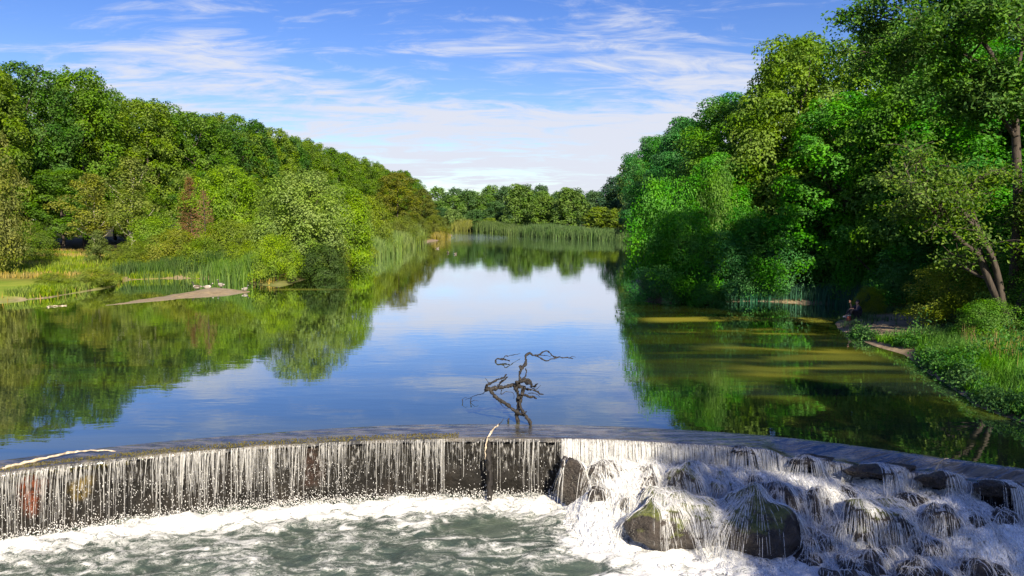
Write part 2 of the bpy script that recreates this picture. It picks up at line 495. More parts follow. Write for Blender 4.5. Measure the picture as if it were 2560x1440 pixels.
def poly_sd(px, py, poly):
    """signed distance: negative inside"""
    d = np.full(px.shape, 1e9); ins = np.zeros(px.shape, bool)
    a = poly; b = np.roll(poly, -1, 0)
    for (x0, y0), (x1, y1) in zip(a, b):
        ex, ey = x1 - x0, y1 - y0
        t = np.clip(((px - x0) * ex + (py - y0) * ey) / (ex * ex + ey * ey), 0, 1)
        d = np.minimum(d, np.hypot(px - x0 - t * ex, py - y0 - t * ey))
        c = ((y0 > py) != (y1 > py)) & (px < (x1 - x0) * (py - y0) / (y1 - y0 + 1e-12) + x0)
        ins ^= c
    return np.where(ins, -d, d)

def ground_z(x, y):
    x = np.asarray(x, float); y = np.asarray(y, float)
    sd = poly_sd(x, y, POND_POLY) + 0.9 * (fbm(P3(x * 0.35, y * 0.35), 3, 3) - 0.5) * sstep(y, 20, 40)
    right = sstep(x, 2, 8) * sstep(y, 120, 60)
    rise = 0.30 * (1 - np.exp(-np.maximum(sd, 0) / 1.2)) + np.minimum(np.maximum(sd, 0), 60) * (0.010 + 0.035 * right)
    z = np.where(sd > 0, 0.06 * sstep(sd, 0, 0.3) + rise + 0.12 * (fbm(P3(x * 0.3, y * 0.3), 3, 11) - 0.5) * sstep(sd, 0.5, 3), np.maximum(-1.6, 0.45 * sd))
    z = z + 2.5 * sstep(np.hypot(x, y), 450, 900)
    sp = poly_sd(x, y, POOL_POLY)
    lo = np.where(sp > 0, -1.2 + 1.15 * sp, np.maximum(-2.6, -1.4 + 0.9 * sp))
    return np.where(y < 17.2, np.minimum(z, np.maximum(lo, -2.6)), z)

def gz(x, y): return float(ground_z(np.array([x]), np.array([y]))[0])

def build_ground():
    fx = np.arange(-62, 62.01, 0.75); ox = 62 + np.cumsum(0.75 * 1.13 ** np.arange(1, 40)); ox = ox[ox < 1500]
    xs = np.concatenate([-ox[::-1], fx, ox])
    fy = np.arange(-30, 100, 0.75); oy = 100 + np.cumsum(0.62 * 1.055 ** np.arange(1, 95)); oy = oy[oy < 2500]
    ys = np.concatenate([[-400, -200, -120, -80, -50, -38], fy, oy])
    X, Y = np.meshgrid(xs, ys)
    Z = ground_z(X, Y)
    sd = poly_sd(X, Y, POND_POLY)
    lawn = sstep(X, -27, -31) * sstep(Y, 40, 44) * sstep(Y, 58, 52) + sstep(X, -24, -28) * sstep(Y, 44, 40)
    forest_floor = np.maximum(sstep(X, -52, -60) * sstep(Y, 88, 97), sstep(X, 3, 5) * sstep(sd, 2.5, 5) * sstep(Y, 22, 30))  # dark brownish green ground cover under the woods
    forest_floor = np.maximum(forest_floor, sstep(X, -24, -36) * sstep(Y, 120, 140))
    forest_floor = np.maximum(forest_floor, sstep(Y, 200, 230))
    dirt = sstep(sd, 1.1, 0.35) * sstep(Y, 150, 60) * np.where(X < 0, 0.25 + 0.6 * sstep(fbm(P3(X * 0.5, Y * 0.5), 2, 91), 0.5, 0.62), 1.0)
    dirt = np.maximum(dirt, sstep(np.hypot((X - 16.6) / 2.6, (Y - 33.0) / 5.5), 1.15, 0.8) * 0.95)
    dirt = np.maximum(dirt, sstep(sd, 2.2, 0.8) * sstep(Y, 80, 90) * sstep(X, 0, -10))
    n, mm = X.shape
    idx = np.arange(n * mm).reshape(n, mm)
    F = np.stack([idx[:-1, :-1], idx[:-1, 1:], idx[1:, 1:], idx[1:, :-1]], -1).reshape(-1, 4)
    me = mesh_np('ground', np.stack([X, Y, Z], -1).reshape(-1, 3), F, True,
                 {'lawn': np.clip(lawn, 0, 1).ravel(), 'forest_floor': forest_floor.ravel(), 'dirt': dirt.ravel()})
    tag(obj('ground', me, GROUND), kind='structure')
build_ground()

def build_pond():
    xs = np.concatenate([np.linspace(-75, -36, 14)[:-1], np.arange(-36, 24, 0.7), np.linspace(24, 60, 10)])
    ts = np.concatenate([np.arange(0, 50, 0.4), 50 + np.cumsum(0.7 * 1.09 ** np.arange(40))])
    fy = back_y(np.clip(xs, -13.4, 12.6))
    X = np.repeat(xs[None], len(ts), 0); Y = fy[None] + ts[:, None]
    Y[-1] = 470
    sd = poly_sd(X, Y, POND_POLY); sb = poly_sd(X, Y, BAR_POLY)
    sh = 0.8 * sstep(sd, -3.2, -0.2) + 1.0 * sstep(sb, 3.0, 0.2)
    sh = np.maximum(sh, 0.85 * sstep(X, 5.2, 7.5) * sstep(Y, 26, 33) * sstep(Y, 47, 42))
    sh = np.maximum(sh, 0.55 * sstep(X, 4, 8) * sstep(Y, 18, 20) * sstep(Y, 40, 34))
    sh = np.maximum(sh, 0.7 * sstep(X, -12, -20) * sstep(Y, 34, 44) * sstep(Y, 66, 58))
    # floating algae film, sunlit gold painted into its colour, at the mouth of the right inlet, and a thin line below the left bushes
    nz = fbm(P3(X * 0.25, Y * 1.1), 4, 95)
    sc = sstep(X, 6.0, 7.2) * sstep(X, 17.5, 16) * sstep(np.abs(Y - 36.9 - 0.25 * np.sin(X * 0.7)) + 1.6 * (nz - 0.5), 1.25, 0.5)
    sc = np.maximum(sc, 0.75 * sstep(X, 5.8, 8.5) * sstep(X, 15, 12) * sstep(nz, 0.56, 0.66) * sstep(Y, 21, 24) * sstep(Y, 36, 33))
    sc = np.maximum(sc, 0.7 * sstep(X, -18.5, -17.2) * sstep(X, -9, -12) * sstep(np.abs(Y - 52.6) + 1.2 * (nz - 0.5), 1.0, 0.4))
    n, mm = X.shape
    idx = np.arange(n * mm).reshape(n, mm)
    F = np.stack([idx[:-1, :-1], idx[:-1, 1:], idx[1:, 1:], idx[1:, :-1]], -1).reshape(-1, 4)
    me = mesh_np('pond', np.stack([X, Y, 0 * X], -1).reshape(-1, 3), F, True, {'shallow': np.clip(sh, 0, 1).ravel(), 'sunlit_scum': np.clip(sc, 0, 1).ravel()})
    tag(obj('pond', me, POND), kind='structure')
build_pond()

def build_bar():
    xs = np.arange(-25, -16.5, 0.22); ys = np.arange(41, 57, 0.22)
    X, Y = np.meshgrid(xs, ys)
    sd = -poly_sd(X, Y, BAR_POLY) + 0.5 * (fbm(P3(X * 0.9, Y * 0.9), 3, 21) - 0.5)
    Z = np.where(sd > 0, 0.02 + (0.05 + 0.20 * sstep(Y, 45, 51)) * sstep(sd, 0, 1.6), 0.35 * sd) + 0.03 * (fbm(P3(X * 3, Y * 3), 3, 5) - 0.5)
    n, mm = X.shape
    idx = np.arange(n * mm).reshape(n, mm)
    F = np.stack([idx[:-1, :-1], idx[:-1, 1:], idx[1:, 1:], idx[1:, :-1]], -1).reshape(-1, 4)
    keep = (Z.ravel()[F].max(1) > -0.3)
    tag(obj('sandbar', mesh_np('sandbar', np.stack([X, Y, Z], -1).reshape(-1, 3), F[keep], True), SAND), kind='structure')
    def bz(x, y):
        i = np.argmin(abs(ys - y)); j = np.argmin(abs(xs - x)); return float(Z[i, j])
    return bz
bar_z = build_bar()

# ------------------------------------------------------------------ dam
def grid_faces(n, mm, wrap=False):
    idx = np.arange(n * mm).reshape(n, mm)
    return np.stack([idx[:-1, :-1], idx[:-1, 1:], idx[1:, 1:], idx[1:, :-1]], -1).reshape(-1, 4)

def build_dam():
    root = empty('stone_dam', (0, 16.9, -1.9))
    tag(root, 'low curved dark stone dam with water spilling over its whole crest', 'dam')
    inv = -Vector(root.location)
    xs = np.arange(-14.3, 14.3, 0.07)
    ly, by, lz = lip_y(xs), back_y(xs), lip_z(xs)
    zs = np.linspace(0, 1, 34)
    rows = []
    for k, t in enumerate(zs):                                     # face, from the foot up to the lip
        z = -2.5 + (lz - 0.02 + 2.5) * t
        blk = fbm(P3(xs * 2.3, z * 4.0, 1.0), 4, 31)
        y = ly + 0.05 - 0.16 * (blk - 0.5) + 0.05 * np.abs(np.sin(z * 5.2 + 0.5 * np.floor(xs * 1.3)))
        rows.append(np.stack([xs, y, z], -1))
    wall = np.stack(rows)
    V = wall.reshape(-1, 3)
    def stain(x0, z0, sx, sz, seed):
        q = np.hypot((V[:, 0] - x0) / sx, (V[:, 2] - z0) / np.where(V[:, 2] < z0, sz * 1.5, sz))
        return sstep(q + 1.1 * (fbm(P3(V[:, 0] * 5, V[:, 2] * 2.5), 3, seed) - 0.5), 1.15, 0.6)
    o = obj('wall', mesh_np('dam_wall', V + np.array(inv), grid_faces(len(zs), len(xs)), True,
                            {'rust': np.maximum(stain(-9.92, -0.6, 0.2, 0.35, 3), 0.12 * stain(-4.6, -0.6, 0.3, 0.4, 4)), 'ochre': stain(-9.15, -0.62, 0.2, 0.22, 5)}), DAMM, root)
    # crest slab and its upstream face
    rows = []
    for t in np.linspace(0, 1, 7):
        y = ly + 0.05 + (by - ly + 0.1) * t
        z = lz - 0.02 + (-0.06 - lz) * t + 0.015 * fbm(P3(xs * 6, t * 5), 2, 3)
        rows.append(np.stack([xs, y, z], -1))
    rows.append(np.stack([xs, by + 0.35, 0 * xs - 1.8], -1))
    obj('crest_slab', mesh_np('dam_crest', np.stack(rows).reshape(-1, 3) + np.array(inv), grid_faces(len(rows), len(xs)), True), DAMM, root)
    # moss along the sunny part of the lip: many small tufts
    rs = np.random.default_rng(5)
    n = 26000
    x = -12 + 11 * rs.uniform(0, 1, n) ** 1.25
    keep = (fbm(P3(x * 1.1, 0.5), 3, 77) + 0.22 * sstep(x, -3, -9)) > 0.50
    x = x[keep]; n = len(x)
    p = np.stack([x, lip_y(x) + rs.uniform(-0.07, 0.28, n) ** 1, lip_z(x) + rs.uniform(-0.06, 0.05, n)], -1)
    p[:, 2] -= np.where(p[:, 1] < lip_y(x), rs.uniform(0, 0.14, n) * (x < -8.2), 0)
    lv, lf, _ = leaves(p, unit(rs.normal(0, 1, (n, 3)) + [0, -0.3, 1]), 0.034, rs)
    obj('moss', mesh_np('dam_moss', lv + np.array(inv), lf), MOSS, root)

def leaves(p, nrm, size, rs, asp=0.55, tint=None, curl=0.0):
    """diamond leaf quads at p with normals nrm"""
    n = len(p)
    size = np.broadcast_to(np.asarray(size, float), (n,)) * rs.uniform(0.7, 1.3, n)
    t = unit(np.cross(nrm, unit(rs.normal(0, 1, (n, 3)))))
    b = np.cross(nrm, t)
    a = t * size[:, None] * 0.5; w = b * (size * asp)[:, None] * 0.5
    dr = nrm * (size * 0.12)[:, None]
    V = np.stack([p + a - dr, p + w, p - a - dr, p - w], 1).reshape(-1, 3)
    F = np.arange(4 * n).reshape(n, 4)
    tt = rs.uniform(0, 1, n) if tint is None else tint
    return V, F, np.repeat(tt, 4)

build_dam()

# water sliding over the crest and rounding the lip
def build_crest_water():
    xs = np.arange(-13.8, 12.9, 0.09)
    ly, by, lz = lip_y(xs), back_y(xs), lip_z(xs)
    rows = []
    for t in np.linspace(0, 1, 12):
        y = by + (ly - by) * t
        z = 0.0 + (lz + 0.03) * sstep(t, 0.0, 0.9) + 0.012 * (fbm(P3(xs * 1.5, y * 5), 3, 2) - 0.5) * sstep(t, 0, 0.2)
        rows.append(np.stack([xs, y, z], -1))
    rows.append(np.stack([xs, ly - 0.05, lz + 0.01], -1))
    rows.append(np.stack([xs, ly - 0.075, lz - 0.05 - 0.03 * fbm(P3(xs * 6, 0), 2, 3)], -1))
    V = np.stack(rows).reshape(-1, 3)
    tag(obj('crest_overflow', mesh_np('crest_overflow', V, grid_faces(len(rows), len(xs)), True), CRESTW), kind='structure')
build_crest_water()

# ------------------------------------------------------------------ boulders below the broken end of the dam
bm = bmesh.new(); bmesh.ops.create_icosphere(bm, subdivisions=4, radius=1)
ICO_V = np.array([v.co[:] for v in bm.verts]); ICO_F = np.array([[v.index for v in f.verts] for f in bm.faces]); bm.free()
def boulder_shape(seed, r, planes=14, flat=0.0):
    rs = np.random.default_rng(seed)
    nn = unit(rs.normal(0, 1, (planes, 3))); dd = rs.uniform(0.76, 1.0, planes)
    if flat: nn = np.concatenate([nn, [[0.1, -0.1, 1]]]); dd = np.append(dd, flat)
    dot = ICO_V @ nn.T
    rad = np.where(dot > 0.05, dd / np.maximum(dot, 0.05), 9).min(1)
    rad = np.minimum(rad, 1.12)
    rad = rad * (1 + 0.55 * (fbm(ICO_V * 1.7 + seed, 4, seed) - 0.5) + 0.34 * (fbm(ICO_V * 5 + seed, 3, seed + 9) - 0.5))
    return ICO_V * rad[:, None] * np.array(r)
BOULDERS = [  # x, y, z, rx, ry, rz, mossy, label
    (3.35, 14.65, -1.15, 1.02, 0.88, 0.60, 1, 'broad mossy boulder with water fanning over it, left of the angular one'),
    (4.95, 14.45, -1.2, 0.86, 0.82, 0.70, 1, 'big angular boulder with green moss cap and dark dry right side'),
    (1.42, 16.2, -1.0, 0.44, 0.42, 0.68, 0, 'tall dark rock at the left end of the cascade against the dam'),
    (2.15, 16.05, -1.0, 0.5, 0.45, 0.6, 0, 'dark rock under the fall, second from the left end of the cascade'),
    (3.85, 15.65, -0.72, 0.56, 0.42, 0.4, 1, 'dark rounded rock just below the dam lip behind the broad boulder'),
    (4.55, 15.5, -0.78, 0.46, 0.4, 0.36, 1, 'small green rock with water veil behind the two biggest boulders'),
    (5.65, 15.0, -0.9, 0.56, 0.45, 0.42, 0, 'brown washed rock up behind the angular mossy boulder'),
    (6.35, 14.75, -0.98, 0.46, 0.42, 0.42, 0, 'dark pointed rock between the angular boulder and the veiled flat rock'),
    (7.25, 14.1, -1.02, 0.82, 0.66, 0.54, 1, 'flat-topped rock with a wide veil of water at the right'),
    (8.3, 13.9, -1.05, 0.42, 0.4, 0.5, 0, 'upright wet rock to the right of the flat veiled rock'),
    (6.5, 13.3, -1.55, 0.46, 0.4, 0.36, 0, 'low rock in the foam in front of the flat veiled rock'),
    (7.5, 12.9, -1.5, 0.52, 0.4, 0.4, 0, 'low rock at the bottom edge right of the foam tongue'),
    (8.9, 13.2, -1.35, 0.36, 0.32, 0.32, 0, 'small dark rock in the spray below the right end of the dam'),
    (9.5, 13.3, -1.35, 0.36, 0.3, 0.34, 0, 'small purple grey rock at the right edge below the dam'),
    (8.25, 13.0, -1.5, 0.3, 0.3, 0.3, 0, 'half-drowned rock in spray left of the small dark rock'),
    (2.95, 15.9, -1.0, 0.5, 0.4, 0.46, 0, 'washed rock below the lip left of the dark rounded rock'),
    (6.0, 12.75, -1.65, 0.5, 0.4, 0.36, 0, 'drowned rock at the bottom edge below the angular boulder'),
    (5.95, 14.05, -1.5, 0.42, 0.4, 0.4, 0, 'low rock washed by foam right of the angular mossy boulder'),
    (9.25, 12.5, -1.65, 0.45, 0.4, 0.36, 0, 'low wet rock in the bottom right corner'),
    (10.5, 13.0, -1.3, 0.6, 0.45, 0.5, 0, 'wet rock at the foot of the dam right of the small purple grey one'),
    (6.6, 15.7, -0.24, 0.5, 0.26, 0.13, 0, 'flat dark capstone at the step in the broken crest'),
    (7.75, 15.1, -0.27, 0.66, 0.28, 0.14, 0, 'long flat capstone on the broken crest'),
    (8.75, 14.65, -0.3, 0.42, 0.24, 0.16, 0, 'dark capstone on the crest beside the bleached twig'),
    (5.15, 16.12, -0.16, 0.3, 0.2, 0.1, 0, 'small capstone at the lip left of the broken step'),
    (9.7, 14.25, -0.3, 0.45, 0.24, 0.16, 0, 'dark capstone at the right end of the crest'),
]
rsm = np.random.default_rng(77)
for i, (x, y, r) in enumerate([(2.55, 15.15, 0.26), (1.9, 15.5, 0.22), (4.15, 15.05, 0.24), (5.6, 13.55, 0.26), (6.55, 14.15, 0.28), (8.9, 13.75, 0.26), (7.9, 13.45, 0.24), (9.4, 13.75, 0.24), (7.0, 13.55, 0.22), (5.2, 15.45, 0.22), (8.6, 12.75, 0.28), (9.9, 12.8, 0.26), (6.95, 14.95, 0.22), (8.1, 14.45, 0.22)]):
    zb = -1.62 + 1.02 * (1 - float(sstep(float(lip_y(x)) - y, 0.1, 3.1)))
    BOULDERS.append((x, y, zb - 0.02, r * 1.2, r, r * rsm.uniform(0.8, 1.1), 0, 'small dark stone in white water ' + (
        'just behind the broad mossy boulder', 'in front of the second dark rock of the cascade', 'between broad boulder and small green rock', 'at the right foot of the angular boulder',
        'left of the flat veiled rock', 'right of the upright wet rock', 'in front of the upright wet rock', 'above the small purple grey rock', 'below the flat veiled rock', 'behind the angular mossy boulder',
        'at the bottom edge left of the corner rock', 'in the bottom right corner', 'below the long flat capstone', 'behind the upright wet rock')[i]))
RV, RF, off = [], [], 0
for i, (x, y, z, rx, ry, rz, mo, lab) in enumerate(BOULDERS):
    V = boulder_shape(100 + i * 7, (rx, ry, rz), flat=0.78 if i in (0, 8) else 0)
    if i == 1: V = boulder_shape(123, (rx, ry, rz), planes=11)
    a = R(17 * i); V = V @ np.array([[math.cos(a) if rx < 0.9 else 1, math.sin(a) if rx < 0.9 else 0, 0], [-math.sin(a) if rx < 0.9 else 0, math.cos(a) if rx < 0.9 else 1, 0], [0, 0, 1]]) if i < 20 and i not in (0, 1, 8) else V
    base = float(V[:, 2].min())
    o = obj('boulder', mesh_np('boulder', V - np.array([0, 0, base]), ICO_F, True), MOSSROCK if mo else ROCK, None, (x, y, z + base))
    tag(o, lab, 'rock', 'rocks below the broken end of the dam')
    RV.append(V + np.array([x, y, z])); RF.append(ICO_F + off); off += len(V)
RV = np.concatenate(RV); RF = np.concatenate(RF)
bvh = BVHTree.FromPolygons([tuple(v) for v in RV], [tuple(int(k) for k in f) for f in RF])

# height of the tumbling water bed between the rocks
def bed_z(X, Y):
    s = lip_y(X) - Y
    mm = sstep(X, 0.9, 2.0)
    z = -1.56 + mm * (1.06 * (1 - sstep(s, 0.1, 3.1)))
    z = z + mm * (0.30 * (fbm(P3(X * 1.5, Y * 1.5), 3, 41) - 0.5) + 0.13 * (fbm(P3(X * 5, Y * 5), 3, 42) - 0.5))
    z = z - 0.5 * sstep(X, 9.2, 10.0) * sstep(s, 1.3, 0.2)
    return z
hx = np.arange(0.6, 13.0, 0.045); hy = np.arange(11.2, 17.0, 0.045)
HX, HY = np.meshgrid(hx, hy)
BED = bed_z(HX, HY)
BED[lip_y(HX) - HY < -0.05] = -3
HG = BED.copy()
for j in range(len(hy)):
    for i in range(len(hx)):
        h = bvh.ray_cast(Vector((hx[i], hy[j], 3)), Vector((0, 0, -1)))
        if h[0] is not None and h[0].z > HG[j, i]: HG[j, i] = h[0].z
GY, GX = np.gradient(HG, 0.045)
def hsample(A, x, y):
    i = np.clip(((x - hx[0]) / 0.045).astype(int), 0, len(hx) - 1); j = np.clip(((y - hy[0]) / 0.045).astype(int), 0, len(hy) - 1)
    return A[j, i]

def build_bed():
    F = grid_faces(len(hy), len(hx))
    V = np.stack([HX, HY, BED], -1).reshape(-1, 3)
    ok = (BED.ravel()[F].min(1) > -1.75)
    V, F = V, F[ok]
    used = np.unique(F); mp = np.zeros(len(V), int); mp[used] = np.arange(len(used))
    tag(obj('cascade', mesh_np('cascade', V[used], mp[F], True), WHITEW), 'white water tumbling between the boulders below the broken dam', 'water', kind='stuff')
build_bed()

def flow(p, v, steps, dt, rs, jit=0.25, rest=0.12, fric=0.955, floor=-1.5):
    """ballistic water parcels that slide over the rock heights; returns paths (steps,N,3) and life in steps"""
    n = len(p); out = np.zeros((steps, n, 3)); life = np.full(n, steps); alive = np.ones(n, bool)
    p = p.copy(); v = v.copy()
    for k in range(steps):
        out[k] = p
        v[:, 2] -= 9.8 * dt * alive
        p = p + v * dt * alive[:, None]
        h = hsample(HG, p[:, 0], p[:, 1]) + 0.012
        hit = (p[:, 2] < h) & alive & (h > -2)
        if hit.any():
            gx = np.clip(hsample(GX, p[:, 0], p[:, 1]), -4, 4); gy = np.clip(hsample(GY, p[:, 0], p[:, 1]), -4, 4)
            nn = unit(np.stack([-gx, -gy, np.ones(n)], -1))
            vn = (v * nn).sum(1)
            vv = v - (1 + rest) * np.minimum(vn, 0)[:, None] * nn
            vv = vv * fric + rs.normal(0, jit, (n, 3)) * [1, 0.7, 0.5] * dt * 6
            vv[:, 1] -= 1.2 * dt
            v = np.where(hit[:, None], vv, v)
            p[:, 2] = np.where(hit, np.maximum(p[:, 2], np.minimum(h, p[:, 2] + 0.08)), p[:, 2])
        dead = alive & ((p[:, 2] < floor) | (p[:, 1] < 11.4))
        life[dead] = k; alive &= ~dead
    return out, np.maximum(life, 3)

def strands_from(out, life, K, rs, r0, r1, a=0.0, b=1.0):
    n = out.shape[1]
    s0 = rs.uniform(0, a, n) * life if a else np.zeros(n)
    e0 = np.minimum(life - 1, s0 + np.maximum(4, rs.uniform(b * 0.5, b, n) * life))
    t = s0[:, None] + (e0 - s0)[:, None] * np.linspace(0, 1, K)[None]
    i0 = np.clip(t.astype(int), 0, out.shape[0] - 2); f = (t - i0)[..., None]
    j = np.arange(n)[:, None]
    P = out[i0, j] * (1 - f) + out[i0 + 1, j] * f
    rad = rs.uniform(r0, r1, n)[:, None] * (0.35 + 0.65 * np.sin(np.pi * np.clip(np.linspace(0.08, 0.97, K), 0, 1)) ** 0.5)[None]
    OPA.append(np.repeat((np.clip(rs.uniform(0.1, 1.0, n) ** 1.1, 0, 1)[:, None] * (0.55 + 0.45 * np.sin(np.pi * np.linspace(0.05, 0.95, K)))[None]).ravel(), 3))
    return tubes(P, rad, 3, rs)
OPA = []

def build_cascade_strands():
    rs = np.random.default_rng(11); parts = []
    n = 3600                                                     # spilling from the lip
    x = rs.uniform(1.15, 12.0, n)
    p = np.stack([x, lip_y(x) - 0.06, lip_z(x) + rs.uniform(0.0, 0.03, n)], -1)
    v = np.stack([rs.normal(0, 0.06, n), -rs.uniform(0.3, 0.75, n), 0 * x], -1)
    o, l = flow(p, v, 110, 0.016, rs)
    parts.append(strands_from(o, l, 18, rs, 0.003, 0.009))
    n = 5600                                                     # fanning over the boulders
    k = rs.choice([0, 1, 4, 5, 6, 7, 8, 9, 15, 17, 10, 11, 2, 3], n, p=np.array([5, 4.6, 2, 2, 2, 1.6, 4, 1.5, 1.6, 1.5, 1, 1, 0.7, 0.9]) / 29.4)
    B = np.array([b[:6] for b in BOULDERS])[k]
    x = B[:, 0] + rs.normal(0, 0.42, n) * B[:, 3]; x = np.where(k == 1, B[:, 0] + rs.uniform(-0.8, 0.45, n) * B[:, 3], x)
    y = B[:, 1] + rs.uniform(-0.2, 0.9, n) * B[:, 4]
    p = np.stack([x, y, hsample(HG, x, y) + 0.02], -1)
    v = np.stack([(x - B[:, 0]) * 0.9 + rs.normal(0, 0.15, n), -rs.uniform(0.5, 1.1, n), rs.uniform(0, 0.3, n)], -1)
    o, l = flow(p, v, 90, 0.016, rs, jit=0.35)
    parts.append(strands_from(o, l, 12, rs, 0.003, 0.008))
    n = 5000                                                     # short leaping splashes everywhere in the white water
    x = rs.uniform(1.2, 11.0, n); y = lip_y(x) - 0.15 - rs.uniform(0, 1, n) ** 0.8 * 3.2
    h = hsample(BED, x, y); g = hsample(HG, x, y); ok = (g - h < 0.25) & (h > -1.7)
    x, y, h = x[ok], y[ok], g[ok]; n = len(x)
    p = np.stack([x, y, h + 0.01], -1)
    v = np.stack([rs.normal(0, 0.5, n), -rs.uniform(0.2, 1.3, n), rs.uniform(0.1, 1.3, n)], -1)
    o, l = flow(p, v, 34, 0.015, rs, jit=0.5, rest=0.3)
    parts.append(strands_from(o, l, 9, rs, 0.004, 0.012, 0.2, 0.9))
    V, F = join(parts)
    tag(obj('cascade_strands', mesh_np('cascade_strands', V, F, True, {'opacity': np.concatenate(OPA)}), STRAND), 'white threads of water running down over the boulders', 'water', kind='stuff')
build_cascade_strands()

OCT_V = np.array([(1, 0, 0), (-1, 0, 0), (0, 1, 0), (0, -1, 0), (0, 0, 1), (0, 0, -1)], float)
OCT_F = np.array([(0, 2, 4), (2, 1, 4), (1, 3, 4), (3, 0, 4), (2, 0, 5), (1, 2, 5), (3, 1, 5), (0, 3, 5)])
def drops(p, r, rs, long=1.0):
    n = len(p)
    s = (rs.uniform(r * 0.5, r * 1.5, (n, 1, 1)) * np.ones((1, 1, 3))); s[:, :, 2] *= rs.uniform(1, long, (n, 1))
    V = (OCT_V[None] * s + p[:, None]).reshape(-1, 3)
    F = (OCT_F[None] + 6 * np.arange(n)[:, None, None]).reshape(-1, 3)
    return V, [F]

def build_curtain():
    rs = np.random.default_rng(23); parts = []; opa = []
    def family(x0, x1, n, lo, hi, r0, r1, K=14, conv=0.5, cl=0.17):
        x = rs.uniform(x0, x1, n)
        keep = 0.5 + 1.5 * (fbm(P3(x * 2.2, 3.3), 3, 61) - 0.5) + 0.22 * sstep(x, -3.5, -6.5) > rs.uniform(0.2, 0.75, n)
        x = x[keep]; n = len(x)
        xc = (np.floor(x / cl) + 0.5 + 0.35 * (vnoise(P3(np.floor(x / cl) * 3.1, 0.0), 4) - 0.5)) * cl
        ln = rs.uniform(lo, hi, n)
        v0 = 0.30 + 0.22 * fbm(P3(x * 1.4, 0.0), 2, 8) + rs.normal(0, 0.025, n)
        drop = 1.46 + lip_z(x)
        drop = np.where(x > 8.8, 1.0, drop)
        s = np.linspace(0, 1, K)[None] ** 1.3 * ln[:, None]
        t = np.sqrt(2 * (drop[:, None] * s) / 9.8)
        wv = 0.012 * (vnoise(P3(x[:, None] * 9, s * 6), 5) - 0.5) * s * 2
        X = x[:, None] + (xc - x)[:, None] * conv * np.minimum(s * 1.6, 1) + wv + (rs.normal(0, 0.018, n)[:, None] * s)
        Y = lip_y(x)[:, None] - 0.075 - v0[:, None] * t
        Z = lip_z(x)[:, None] - drop[:, None] * s
        rad = rs.uniform(r0, r1, n)[:, None] * (1.0 - 0.35 * s / np.maximum(ln[:, None], 0.3)) * rs.uniform(0.75, 1.25, (n, K))
        opa.append(np.repeat((rs.uniform(0.15, 1.0, n)[:, None] * (1.0 - 0.45 * s)).ravel(), 3))
        parts.append(tubes(np.stack([X, Y, Z], -1), rad, 3, rs))
    for a, b in ((-13.4, 1.5), (8.7, 12.4)):
        w = b - a
        family(a, b, int(52 * w), 0.12, 0.42, 0.003, 0.007, 8, 0.3)
        family(a, b, int(24 * w), 0.4, 1.0, 0.003, 0.009, 14, 0.7)
        family(a, b, int(4.5 * w), 0.9, 1.0, 0.007, 0.013, 16, 0.2)
    family(-13.4, -4.6, 420, 0.5, 1.0, 0.004, 0.010, 14, 0.6, 0.23)
    xs = np.arange(-13.4, 1.6, 0.05); rows = []             # thin film of water between the threads, torn open lower down
    for q in np.linspace(0, 1, 14):
        dr = (0.25 + 1.15 * fbm(P3(xs * 1.3, 8.0), 3, 33)) * q
        rows.append(np.stack([xs, lip_y(xs) - 0.07 - (0.33 + 0.2 * fbm(P3(xs * 1.4, 0.0), 2, 8)) * np.sqrt(2 * dr / 9.8), lip_z(xs) - np.minimum(dr, 1.38)], -1))
    film = np.stack(rows).reshape(-1, 3)
    tag(obj('water_film', mesh_np('water_film', film, grid_faces(14, len(xs)), True, {'opacity': np.repeat(np.linspace(0.85, 0.25, 14), len(xs))}), SHEET), 'thin torn film of water sliding down behind the falling threads', 'water', kind='stuff')
    V, F = join(parts)
    tag(obj('waterfall', mesh_np('waterfall', V, F, True, {'opacity': np.concatenate(opa)}), THREAD), 'curtain of thin white water threads falling in front of the dam wall', 'waterfall', kind='stuff')
    # loose drops around the threads and spray at the foot
    parts = []
    n = 3000
    x = np.concatenate([rs.uniform(-13, 1.6, int(n * 0.45)), -13 + 9.5 * rs.uniform(0, 1, n - int(n * 0.45)) ** 0.8])
    s = rs.uniform(0.15, 1, n) ** 0.7
    y = lip_y(x) - 0.075 - (0.40 + rs.normal(0, 0.05, n)) * np.sqrt(2 * 1.4 * s / 9.8) + rs.normal(0, 0.03, n)
    parts.append(drops(np.stack([x, y, -0.1 - 1.36 * s], -1), 0.0055, rs, 3.2))
    n = 6500
    x = rs.uniform(-13, 1.9, n); d = np.abs(rs.normal(0.33, 0.18, n))
    y = lip_y(x) - d; z = -1.46 + np.abs(rs.normal(0, 0.13, n)) * np.exp(-((d - 0.35) / 0.3) ** 2)
    parts.append(drops(np.stack([x, y, z], -1), 0.009, rs, 1.4))
    n = 11000
    x = rs.uniform(1.2, 10.8, n); y = lip_y(x) - rs.uniform(0.1, 3.0, n)
    z = hsample(HG, x, y) + np.abs(rs.normal(0, 0.07, n)); ok = (z > -1.7) & (hsample(HG, x, y) - hsample(BED, x, y) < 0.2)
    parts.append(drops(np.stack([x, y, z], -1)[ok], 0.0065, rs, 1.5))
    V, F = join(parts)
    tag(obj('spray', mesh_np('spray', V, F), DROP), 'loose white drops and spray around the falls', 'spray', kind='stuff')
build_curtain()

